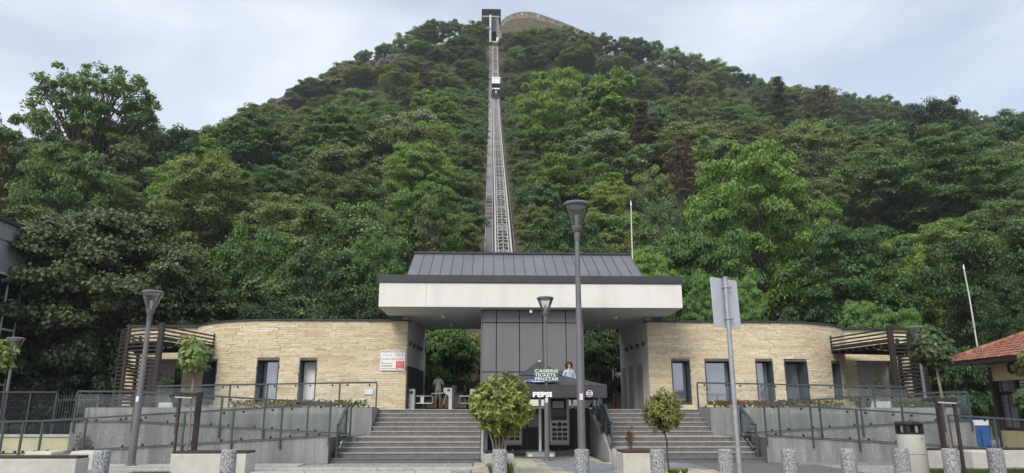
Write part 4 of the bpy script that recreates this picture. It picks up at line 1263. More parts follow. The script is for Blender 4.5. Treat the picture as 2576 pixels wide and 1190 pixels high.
def hw(s0, s1, z0, z1, o0, o1, nm, mat_, par, bevel=0):
    P0, P1 = E0+nE*1.25+dE*s0, E0+nE*1.25+dE*s1
    qd = [P0-nE*o1, P1-nE*o1, P1-nE*o0, P0-nE*o0]
    return MB().prism([(p.x, p.y) for p in qd], z0, z1).build(nm, mat_, par)
bw = hw(1.0, 9, 2.72, 3.72, -.3, .0, 'wall', 'cream_wall', th)
hw(1.0, 9, 0, .75, -.3, -.01, 'wall', 'cream_wall', th)
hw(1.05, 9, .752, 2.718, -.3, -.12, 'glazing_back', 'dark_glass', th)
for i, s in enumerate((1.02, 2.2, 3.4, 4.6, 5.8, 7.0, 8.2)):
    hw(s, s+.14, .751, 2.719, -.118, -.02, 'window_post', 'pergola_brown', th)
    if i < 6:
        wpn = hw(s+.2, s+1.12, .82, 2.2, -.117, -.09, 'window', 'pergola_brown', th)
        hw(s+.26, s+.62, .88, 2.14, -.088, -.08, 'pane', 'window_glass', wpn); hw(s+.70, s+1.06, .88, 2.14, -.088, -.08, 'pane', 'window_glass', wpn)
        hw(s+.2, s+1.12, 2.28, 2.68, -.117, -.09, 'pane', 'window_glass', wpn)
text_mesh('lettering', 'CENTRU', .62, 'print_black', bw, E0+nE*1.25+dE*2.05-nE*.02+Vector((0,0,2.98-ez)), dE, (0,0,1), bold=.028, extrude=.02)
MB().tube([E0+nE*1.15+dE*1.1+Vector((0,0,-.2)), E0+nE*1.15+dE*1.1+Vector((0,0,-ez+.1))], .045, 8).build('downpipe', 'pergola_brown', th)

# low yellow wall, fences and gate at the far left
lw_ = empty('low_wall', (-21, 26.5, 0), 'low yellowish garden wall seen through the glass at far left', 'wall')
MB().box(-27, -14.6, 26.5, 26.75, 0.01, .62).build('wall_body', 'beige_low', lw_)
MB().box(-27.05, -14.55, 26.45, 26.8, .622, .70).build('coping', 'kerb', lw_)
pf = empty('picket_gate', (at(200, 1000, 28.5).x, 28.5, 0), 'dark tall picket gate at far left under the trees', 'gate')
gx0, gx1 = at(142, 1000, 28.5).x, at(248, 1000, 28.5).x; gzt = at(200, 997, 28.5).z
for x in (gx0, (gx0+gx1)/2, gx1): MB().box(x-.03, x+.03, 28.47, 28.53, 0, gzt).build('post', 'rail_steel', pf)
MB().box(gx0, gx1, 28.45, 28.47, gzt-.16, gzt-.12).build('rail', 'rail_steel', pf); MB().box(gx0, gx1, 28.45, 28.47, .3, .34).build('rail', 'rail_steel', pf)
for i in range(17):
    x = gx0+(gx1-gx0)*i/16; MB().box(x-.01, x+.01, 28.475, 28.495, .1, gzt+.06).build('picket', 'rail_steel', pf)
mesh_fence(at(-60, 1020, 28).x, at(140, 1020, 28).x, 28, 0, 2.25, 'dark mesh fence at far left under the maple', 22)
MB().box(-30, -22, 28.9, 29, 0, 1.0).build('hedge_base', 'concrete_dark', label='dark low plinth behind the left mesh fence', cat='wall')
# ================================================================== street lamps
def street_lamp(base, ztop, headw, r0, r1, label, band=True):
    x, y, z0 = base; lp = empty('street_lamp', base, label, 'street lamp', 'grey post-top street lamps')
    hh = headw*1.06; zb = ztop-hh
    MB().tube([(x,y,z0),(x,y,z0+(zb-z0)*.45),(x,y,z0+(zb-z0)*.47),(x,y,zb-.22)], [r0,r0*.95,(r0+r1)/2,r1], 14).build('pole', 'lamp_grey', lp, smooth=True)
    MB().lathe([(r0*1.5, 0), (r0*1.5, .03), (r0*1.05, .06)], (x,y,z0), 16).build('base_plate', 'lamp_grey', lp)
    MB().lathe([(r1*1.05,-.24),(r1*1.2,-.2),(r1*1.25,-.02),(headw*.15,.0),(headw*.19,.12*headw),(headw*.2,.2*headw)], (x,y,zb), 18).build('collar', 'lamp_grey', lp, smooth=True)
    hd = MB().lathe([(headw*.49, hh-.10*headw),(headw*.5, hh-.05*headw),(headw*.44, hh+.01*headw),(headw*.12, hh+.05*headw)], (x,y,zb), 28).build('lamp_cap', 'lamp_grey', lp, smooth=True)
    MB().lathe([(headw*.30, hh-.145*headw),(headw*.32, hh-.11*headw)], (x,y,zb), 20).build('diffuser', 'light_lens', hd)
    n = 28; mb = MB(); rA, rB, zA, zB = headw*.185, headw*.47, zb+.21*headw, zb+hh-.101*headw
    for k in range(n):
        a0, a1 = 2*math.pi*k/n, 2*math.pi*(k+1)/n
        mb.add([(x+rA*math.cos(a0),y+rA*math.sin(a0),zA),(x+rA*math.cos(a1),y+rA*math.sin(a1),zA),(x+rB*math.cos(a1),y+rB*math.sin(a1),zB),(x+rB*math.cos(a0),y+rB*math.sin(a0),zB)], [(0,1,2,3)])
    mb.build('glass_cone', 'lamp_glass', lp, smooth=True)
    for k in range(4):
        a = math.pi/4+k*math.pi/2
        MB().tube([(x+rA*.9*math.cos(a),y+rA*.9*math.sin(a),zA-.02),(x+rB*.96*math.cos(a),y+rB*.96*math.sin(a),zB)], .011, 6).build('stay', 'lamp_grey', lp)
    MB().tube([(x,y,zb+.18*headw),(x,y,zb+.62*headw)], headw*.06, 10).build('burner', 'light_lens', lp)
    if band: MB().box(x-.04, x+.04, y-r0-.012, y-r0+.002, z0+1.75, z0+1.9).build('sticker', 'paper', lp)
    return lp
p = at(1468, 1130, 17.4); t = at(1447, 512, 17.4)
street_lamp(((p.x*.4+t.x*.6), 17.4, .02), t.z, .72, .098, .062, 'tallest grey street lamp, standing right of the parasol')
p = at(1376, 1161, 22.45); t = at(1370, 748, 22.45)
street_lamp((t.x+.02, 22.45, .02), t.z, .56, .075, .048, 'shorter grey street lamp in front of the ticket niche, carrying the ticket sign')
LX2, LZ2 = t.x+.02, t.z
p = at(328, 1175, 20.9); t = at(385, 733, 20.9)
street_lamp(((p.x+t.x)/2, 20.9, .02), t.z, .63, .105, .062, 'grey street lamp in front of the left ramp and pergola')
t = at(36, 850, 30); street_lamp((at(22, 960, 30).x, 30, .0), t.z, .68, .07, .05, 'far grey street lamp at the left edge under the dark maple', band=False)
t = at(2306, 822, 27); street_lamp((at(2318, 930, 27).x, 27, .0), t.z, .62, .07, .05, 'grey street lamp behind the staked maple on the right', band=False)

# ticket sign fixed to the slim lamp
sg = empty('ticket_sign', (LX2, 22.33, 2.5), 'dark green board reading CASIERIE TICKETS PENZTAR on the slim lamp post', 'sign')
c = at(1374, 943, 22.33); bw_, bh_ = .80, .385
MB().box(c.x-bw_/2, c.x+bw_/2, 22.315, 22.335, c.z-bh_/2, c.z+bh_/2).build('board', 'print_green', sg)
for i, (s_, wd) in enumerate((('CASIERIE', .74), ('TICKETS', .66), ('PÉNZTÁR', .74))):
    text_mesh('lettering', s_, .135, 'print_white', sg, (c.x-bw_/2+.035, 22.312, c.z+bh_/2-.118-i*.124), (1,0,0), (0,0,1), bold=.0015, width=wd)
mb = MB()
for z in (c.z+.14, c.z-.14): mb.box(LX2-.08, LX2+.08, 22.336, 22.54, z-.015, z+.015)
mb.build('clamp', 'galvanised', sg)

# ================================================================== parasol
PY = 24.35; pt_ = at(1357, 910, PY); PX = pt_.x
PH = 1.98; zv = at(1400, 1001, PY-PH).z; ze = at(1400, 968, PY-PH).z; zpk = pt_.z
pr = empty('parasol', (PX, PY, .03), 'large square black parasol with white lettering over the ticket machines', 'parasol')
zc = zpk-.42
def ring(h, z, k=1): return [(PX-h,PY-h,z),(PX+h,PY-h,z),(PX+h,PY+h,z),(PX-h,PY+h,z)]
N = 10
def pyr(mb, h0, z0, h1, z1, sag):
    for s in range(4):
        a0, a1, b0, b1 = ring(h0,z0)[s], ring(h0,z0)[(s+1)%4], ring(h1,z1)[s], ring(h1,z1)[(s+1)%4]
        V_ = []
        for j in range(7):
            u = j/6
            for i in range(N+1):
                v = i/N; p_ = Vector(a0).lerp(Vector(a1), v).lerp(Vector(b0).lerp(Vector(b1), v), u)
                p_.z -= sag*math.sin(math.pi*v)*math.sin(math.pi*min(1,u*.9+.1))*(1-u*.6); V_.append(p_)
        mb.add(V_, [(j*(N+1)+i, j*(N+1)+i+1, (j+1)*(N+1)+i+1, (j+1)*(N+1)+i) for j in range(6) for i in range(N)])
mb = MB(); pyr(mb, PH, ze, .42, zc, .05); mb.build('canopy', 'parasol_black', pr, smooth=True)
mb = MB(); pyr(mb, .72, zc-.06, .06, zpk, .03); mb.build('vent_cap', 'parasol_black', pr, smooth=True)
mb = MB()
for s in range(4):
    a, b = Vector(ring(PH, 0)[s]), Vector(ring(PH, 0)[(s+1)%4]); V_ = []
    for i in range(21):
        v = i/20; p_ = a.lerp(b, v); o = (p_-Vector((PX,PY,0))).normalized()*.02*math.sin(v*25)
        V_ += [(p_.x, p_.y, ze+.002), (p_.x+o.x, p_.y+o.y, zv+.03*math.sin(math.pi*v)*.5)]
    mb.add(V_, [(2*i, 2*i+1, 2*i+3, 2*i+2) for i in range(20)])
vl = mb.build('valance', 'parasol_black', pr, smooth=True)
MB().tube([(PX,PY,.2),(PX,PY,zpk+.04)], .045, 12).build('pole', 'white_paint', pr, smooth=True)
bs = MB().box(PX-.48, PX+.48, PY-.3, PY+.3, .03, .19).build('base', 'concrete_grey', pr, bevel=.02)
MB().box(PX-.42, PX-.28, PY-.31, PY-.302, .05, .14).box(PX+.28, PX+.42, PY-.31, PY-.302, .05, .14).build('clip', 'white_paint', bs)
for k in range(8):
    a = k*math.pi/4+math.pi/4*0; r_ = PH*(1.40 if k % 2 else .99)
    a = math.pi/4*k
    MB().bar((PX,PY,zc-.02), (PX+math.cos(a)*r_, PY+math.sin(a)*r_, ze-.01), .025, .03).build('rib', 'black_plastic', pr)
    MB().bar((PX,PY,ze-.25), (PX+math.cos(a)*r_*.5, PY+math.sin(a)*r_*.5, (ze+zc)/2-.03), .02, .025).build('strut', 'black_plastic', pr)
yF = PY-PH-.028
c = at(1340, 998, yF)
text_mesh('lettering', 'PEPSI', .2, 'print_white', vl, (c.x, yF, c.z), (1,0,0), (0,0,1), bold=.012, width=.60)
c = at(1483, 990, yF)
def disc(x, z, rx, rz_, y, nm, mat_, par, a0=0, a1=2*math.pi, n=24):
    vs = [(x+rx*math.cos(a0+(a1-a0)*k/n), y, z+rz_*math.sin(a0+(a1-a0)*k/n)) for k in range(n+(0 if a1-a0 > 6.2 else 1))]
    vb = [(a, y+.004, b) for a, _, b in vs]; m_ = len(vs)
    return MB().add(vs+vb, [tuple(range(m_)), tuple(range(2*m_-1, m_-1, -1))]+[(i, i+m_, (i+1)%m_+m_, (i+1)%m_) for i in range(m_)]).build(nm, mat_, par)
lg = disc(c.x, c.z, .105, .105, yF, 'logo', 'print_white', vl)
disc(c.x, c.z, .09, .09, yF-.004, 'logo_red', 'print_red', lg, rad(25), rad(155))
disc(c.x, c.z, .09, .09, yF-.004, 'logo_blue', 'print_blue', lg, rad(205), rad(335))
text_mesh('logo_lettering', 'PEPSI', .045, 'print_black', lg, (c.x-.065, yF-.008, c.z-.014), (1,0,0), (0,0,1), bold=.001, width=.13)
# faded blue oval print on the front slope
def onslope(u, v):      # u across, v 0..1 up the front slope
    h = PH+(.42-PH)*v; z = ze+(zc-ze)*v
    return Vector((PX+u, PY-h-.012, z+.02))
vs = [onslope(-.05+.52*math.cos(a), .28+.15*math.sin(a)) for a in [2*math.pi*k/28 for k in range(28)]]
simple('faded_blue', (0.09, 0.14, 0.36), 0.8, var=.2, scale=6)
MB().add(vs, [tuple(range(28))]).build('oval_print', 'faded_blue', pr)
vs = [onslope(-.08+.30*math.cos(a), .22+.05*math.sin(a))+Vector((0,-.01,.004)) for a in [2*math.pi*k/20 for k in range(20)]]
MB().add(vs, [tuple(range(20))]).build('oval_lettering', 'print_white', pr)

# ================================================================== back of a traffic sign
SY = 13.0
a, b = at(1857, 1188, SY), at(1822, 700, SY); sxx = (a.x+b.x)/2+.02
ts = empty('traffic_sign', (sxx, SY, 0), 'back of a square traffic sign on a galvanised pole', 'sign')
MB().tube([(sxx,SY,0),(sxx,SY,b.z)], .045, 14).build('pole', 'galvanised', ts, smooth=True)
MB().lathe([(.05,0),(.05,.02),(.02,.03)], (sxx,SY,b.z-.002), 14).build('pole_cap', 'galvanised', ts)
ptl = [at(1786,714,SY-.02), at(1863,691,SY-.02), at(1872,810,SY-.02), at(1794,830,SY-.02)]
# real plate: 0.62 m wide turned about the pole
yaw_ = rad(33); cz_ = at(1829, 761, SY).z; hw_, hh_ = .385, .47
ux = Vector((math.cos(yaw_), math.sin(yaw_), 0)); uz = Vector((-.02, 0, 1)).normalized(); un = ux.cross(uz)
cc = Vector((sxx+.05, SY-.0, cz_))-un*.09
def rrect(hw, hh, r=.05, n=4):
    o = []
    for sx, sz, a0 in ((1,1,0),(-1,1,90),(-1,-1,180),(1,-1,270)):
        for k in range(n+1):
            t_ = rad(a0+90*k/n); o.append((sx*(hw-r)+r*math.cos(t_), sz*(hh-r)+r*math.sin(t_)))
    return o
rr = rrect(hw_, hh_); m_ = len(rr)
vs = [cc+ux*x+uz*z+un*.008 for x, z in rr]+[cc+ux*x+uz*z-un*.008 for x, z in rr]
MB().add(vs, [tuple(range(m_-1,-1,-1)), tuple(range(m_, 2*m_))]+[(i, (i+1)%m_, (i+1)%m_+m_, i+m_) for i in range(m_)]).build('plate', 'sign_back', ts)
for dz in (-.3, .3):
    k_ = MB(); ctr = Vector((sxx, SY, cz_+dz))
    k_.tube([ctr-Vector((0,0,.02)), ctr+Vector((0,0,.02))], .062, 12); k_.bar(ctr, ctr+ux*.17, .03, .035); k_.bar(ctr+ux*.05, ctr+ux*.05-un*.1, .05, .03)
    k_.build('bracket', 'galvanised', ts)

# ================================================================== bollards
bol_me = MB().lathe([(.172,0),(.172,.02),(.17,.60),(.165,.645),(.15,.66),(.0,.665)], (0,0,0), 24).mesh('bollard', smooth=True); bol_me.materials.append(M['terrazzo'])
bl = [(254,'speckled concrete bollard beside the bench end at far left'),(574,'speckled concrete bollard in front of the planter with the staked young tree'),(1257,'speckled concrete bollard in front of the big bush tub'),
      (1464,'speckled concrete bollard at the foot of the tallest lamp'),(1655,'speckled concrete bollard left of the thin-stemmed small tree'),(1826,'speckled concrete bollard left of the traffic sign pole'),
      (1987,'first speckled concrete bollard to the right of the traffic sign pole'),(2135,'second speckled concrete bollard to the right of the traffic sign pole'),(2269,'speckled concrete bollard in front of the litter bin'),
      (2393,'speckled concrete bollard in front of the staked maple'),(2507,'rightmost speckled concrete bollard, near the tiled house')]
for px, lb in bl:
    Y = 16.6 if px > 300 else 16.4
    pz = at(px, 1165, Y)
    link('bollard', bol_me, None, label=lb, cat='bollard', group='speckled concrete bollards', loc=(pz.x, Y, .004), rz=rng.uniform(0, 6))

# ================================================================== concrete planters and benches
def bench(x0, x1, y0, y1, h, label, wood=True, ang=0, name='planter_bench', mat_='concrete_white', cat='bench', bevel=.02):
    o = empty(name, ((x0+x1)/2, (y0+y1)/2, .005), label, cat)
    MB().box(x0, x1, y0, y1, .005, h).build('body', mat_, o, bevel=bevel, seg=2)
    if wood:
        n = 3; d_ = (y1-y0-.06)/n
        for k in range(n):
            MB().box(x0+.01, x1-.01, y0+.03+k*d_+.006, y0+.03+(k+1)*d_-.006, h+.002, h+.055).build('plank', 'wood_dark', o, bevel=.006)
    if ang:
        o.rotation_euler[2] = ang
    return o
def xs2(pa, pb, Y): return at(pa, 1160, Y).x, at(pb, 1160, Y).x
x0, x1 = xs2(-90, 192, 17.2); bench(x0, x1, 17.2, 17.75, .44, 'long concrete bench with dark wood top at bottom left')
x0, x1 = xs2(172, 236, 19.2); bench(x0, x1, 19.2, 19.8, .50, 'white rounded concrete block behind the bench at bottom left', False, name='concrete_block', cat='planter', bevel=.05)
x0, x1 = xs2(57, 126, 19.6); bench(x0, x1, 19.6, 20.2, .47, 'low white concrete block half hidden behind the long bench at far left', False, name='concrete_block', cat='planter', bevel=.05)
x0, x1 = xs2(428, 618, 18.0); bench(x0, x1, 18.0, 18.75, .50, 'pale concrete planter with wood edge holding the left staked young tree')
PLX = (x0, x1)
x0, x1 = xs2(1568, 1652, 17.9); bench(x0, x1, 17.9, 18.9, .50, 'pale concrete planter bench right of the ticket niche')
x0, x1 = xs2(2338, 2425, 19.4); bench(x0, x1+.55, 19.4, 19.9, .47, 'pale concrete bench behind the staked maple')
x0, x1 = xs2(2470, 2640, 19.2); bench(x0, x1, 19.5, 20.0, .47, 'pale concrete bench at bottom right behind the last bollard')
x0, x1 = xs2(2440, 2500, 18.9); bench(x0, x1, 18.75, 19.3, .50, 'white rounded concrete block between two benches at bottom right', False, name='concrete_block', cat='planter', bevel=.05)
Yp = 19.1; cpx = at(1563, 1150, Yp).x
cp = empty('round_planter', (cpx, Yp, .005), 'round white concrete tub with a reddish shrub', 'planter')
MB().lathe([(.22,.0),(.24,.04),(.25,.27),(.235,.28),(.25,.29),(.25,.50),(.235,.54),(.17,.54),(.17,.48)], (cpx,Yp,.005), 22).build('tub', 'exposed_concrete', cp, smooth=True)
MB().lathe([(.17,.47),(.165,.475)], (cpx,Yp,.005), 16).build('soil', 'soil', cp)
# square tub for the big bush
Yb = 17.3; bxc = at(1256, 1150, Yb).x; tb = .34
tub = empty('bush_tub', (bxc, Yb, .005), 'square concrete tub holding the big round bush', 'planter')
MB().box(bxc-tb, bxc+tb, Yb-tb, Yb+tb, .005, .55).build('tub', 'exposed_concrete', tub, bevel=.03, seg=2)
MB().box(bxc-tb+.05, bxc+tb-.05, Yb-tb+.05, Yb+tb-.05, .551, .57).build('soil', 'soil', tub)
MB().box(bxc-tb+.0, bxc-tb+.049, Yb-tb, Yb+tb, .552, .62).box(bxc+tb-.049, bxc+tb, Yb-tb, Yb+tb, .552, .62).build('wood_edge', 'wood_dark', tub)
# white boxes on the terrace
for px0, px1, py, lb in ((398, 434, 1013, 'small white concrete planter box on the left terrace'), (2194, 2242, 1010, 'small white concrete planter box on the right terrace by the porch')):
    Y = 27.5; x0, x1 = at(px0, 1020, Y).x, at(px1, 1020, Y).x; zt = at(px0, py, Y).z
    o = empty('planter_box', ((x0+x1)/2, Y, ZP), lb, 'planter', 'white planter boxes on the terrace')
    MB().box(x0, x1, Y, Y+.5, ZP, zt).build('box', 'concrete_white', o, bevel=.03, seg=2)
    MB().box(x0+.06, x1-.06, Y+.06, Y+.44, zt+.001, zt+.01).build('soil', 'soil', o)

# ================================================================== litter bin
Yn = 17.6; bx_ = at(2294, 1130, Yn).x
lb_ = empty('litter_bin', (bx_, Yn, .005), 'round pale concrete litter bin with black hood', 'litter bin')
MB().lathe([(.31,0),(.32,.03),(.315,.47),(.30,.475),(.30,.485),(.315,.49),(.305,.93),(.29,.95)], (bx_,Yn,.005), 28).build('drum', 'exposed_concrete', lb_, smooth=True)
hd = MB().lathe([(.29,.95),(.30,.96),(.30,.985),(.22,.99)], (bx_,Yn,.005), 28).build('collar', 'black_plastic', lb_, smooth=True)
for k in range(4):
    a = rad(45+90*k); x_, y_ = bx_+.26*math.cos(a), Yn+.26*math.sin(a)
    MB().box(x_-.045, x_+.045, y_-.045, y_+.045, .98, 1.16).build('hood_post', 'black_plastic', lb_)
MB().lathe([(.29,1.15),(.315,1.17),(.32,1.21),(.29,1.25),(.1,1.27)], (bx_,Yn,.005), 28).build('hood', 'black_plastic', lb_, smooth=True)
MB().lathe([(.012,0),(.012,.02)], (bx_+.1,Yn-.31,.85), 8).build('lock', 'black_plastic', lb_)

# blue container behind the right railing
xb0, xb1 = at(2443, 1090, 25.2).x, at(2492, 1090, 25.2).x
bc = empty('blue_container', (xb0, 25.2, .005), 'blue upright container behind the right glass railing', 'container')
MB().box(xb0, xb1, 25.2, 25.9, .05, at(2460, 1055, 25.2).z).build('body', 'blue_box', bc, bevel=.03)
MB().box(xb0+.03, xb1-.03, 25.17, 25.2, at(2460, 1070, 25.2).z, at(2460, 1057, 25.2).z).build('label_plate', 'paper', bc)
MB().box((xb0+xb1)/2-.01, (xb0+xb1)/2+.01, 25.18, 25.199, .1, .9).build('door_gap', 'black_rubber', bc)

# ================================================================== information board and small notices on the left wall
x0, x1 = at(957, 905, 32.9).x, at(1019, 905, 32.9).x; z1, z0 = at(990, 881, 32.9).z, at(990, 932, 32.9).z
ib = empty('opening_hours_board', ((x0+x1)/2, 32.9, z0), 'white opening hours board with red square on the left stone wall', 'sign')
yI = 32.90
MB().box(x0, x1, yI, yI+.025, z0, z1).build('board', 'print_white', ib)
w_ = x1-x0; h_ = z1-z0; ye = yI-.004
text_mesh('lettering', 'PROGRAM DE FUNCȚIONARE', .13, 'print_black', ib, (x0+.03*w_, ye, z1-.115*h_), (1,0,0), (0,0,1), width=.94*w_, extrude=.001)
text_mesh('lettering', 'Taxe pentru utilizare ascensor', .13, 'print_red', ib, (x0+.03*w_, ye, z1-.47*h_), (1,0,0), (0,0,1), width=.92*w_, extrude=.001)
def line(u0, u1, v, th=.018, mat_='print_black', y=None): MB().box(x0+u0*w_, x0+u1*w_, (ye if y is None else y), yI-.001, z1-(v+th)*h_, z1-v*h_).build('text_line', mat_, ib)
for u0, u1, v in ((.08,.18,.23),(.2,.30,.23),(.35,.46,.23),(.58,.80,.18),(.83,.93,.18),(.58,.84,.27),(.87,.96,.27),(.04,.12,.59),(.04,.48,.64),(.04,.5,.74),(.04,.48,.80),(.04,.62,.90)): line(u0, u1, v)
rq = MB().box(x0+.64*w_, x0+.98*w_, ye, yI-.001, z1-.95*h_, z1-.54*h_).build('red_square', 'print_red', ib)
for k in range(4): line(.67, .95-.03*(k % 2), .58+.065*k, .014, 'print_white', ye-.003)
for k in range(3): disc(x0+(.72+.085*k)*w_, z1-.90*h_, .03*w_, .03*w_, ye-.006, 'icon', 'print_white', ib, n=14)
MB().box(x1+.05, x1+.15, yI, yI+.05, z0+.02, z0+.18).build('call_box', 'black_plastic', label='small dark call box right of the opening hours board', cat='call box')
xx = at(928, 985, 32.9).x; zz = at(928, 985, 32.9).z
MB().box(xx-.2, xx+.2, yI, yI+.02, zz-.13, zz+.13).build('notice_plate', 'paper', label='small white notice low on the left stone wall', cat='notice')

# ================================================================== turnstiles
def turnstile(px, Y, kind, label):
    x = at(px, 1010, Y).x
    o = empty('turnstile', (x, Y, ZP), label, 'turnstile', 'white turnstiles in the left passage')
    if kind == 0:
        MB().box(x-.16, x+.16, Y, Y+.5, ZP, ZP+.95).build('cabinet', 'machine_white', o, bevel=.02)
        MB().box(x-.08, x+.08, Y-.01, Y, ZP+.72, ZP+.84).build('reader', 'black_plastic', o)
        mb = MB(); P_ = [(x+.17,.62),(x+.95,.62),(x+1.0,.58),(x+1.0,.33),(x+.95,.29),(x+.17,.29)]
        mb.tube([(a_, Y+.2, ZP+b_) for a_, b_ in P_], .028, 8); mb.build('barrier', 'galvanised', o, smooth=True)
        MB().box(x+.42, x+.58, Y+.185, Y+.215, ZP+.30, ZP+.61).build('barrier_plate', 'machine_white', o)
    else:
        MB().hexa([(x+.05,Y,ZP),(x+.2,Y,ZP),(x+.2,Y+.5,ZP),(x+.05,Y+.5,ZP)], [(x+.05,Y,ZP+.62),(x+.2,Y,ZP+.62),(x+.2,Y+.5,ZP+.62),(x+.05,Y+.5,ZP+.62)]).hexa(
            [(x+.05,Y,ZP+.621),(x+.2,Y,ZP+.621),(x+.2,Y+.5,ZP+.621),(x+.05,Y+.5,ZP+.621)], [(x-.2,Y,ZP+.80),(x+.2,Y,ZP+.80),(x+.2,Y+.5,ZP+.80),(x-.2,Y+.5,ZP+.80)]).box(x-.2,x+.2,Y,Y+.5,ZP+.801,ZP+1.0).build('cabinet', 'machine_white', o)
        MB().box(x-.02, x+.1, Y-.01, Y, ZP+.84, ZP+.93).build('reader', 'black_plastic', o)
        MB().tube([(x-.1,Y+.2,ZP+.76),(x-.78,Y+.2,ZP+.73)], .025, 8).tube([(x-.08,Y+.2,ZP+.74),(x-.2,Y+.1,ZP+.25)], .022, 8).build('arm', 'galvanised', o)
        MB().box(x+.21, x+.32, Y, Y+.06, ZP, ZP+1.12).build('side_panel', 'rail_steel', o)
turnstile(1034, 33.6, 0, 'white turnstile with looped gate against the left passage wall')
turnstile(1126, 33.6, 1, 'white tripod turnstile in the middle of the left passage')
x_ = at(1190, 1010, 33.6).x
MBt = empty('turnstile', (x_, 33.6, ZP), 'white turnstile with looped gate half hidden by the bush', 'turnstile', 'white turnstiles in the left passage')
MB().box(x_-.15, x_+.15, 33.6, 34.1, ZP, ZP+.95).build('cabinet', 'machine_white', MBt, bevel=.02)
mb = MB(); mb.tube([(a_, 33.8, ZP+b_) for a_, b_ in [(x_-.16,.62),(x_-.62,.62),(x_-.66,.58),(x_-.66,.33),(x_-.62,.29),(x_-.16,.29)]], .028, 8); mb.build('barrier', 'galvanised', MBt, smooth=True)
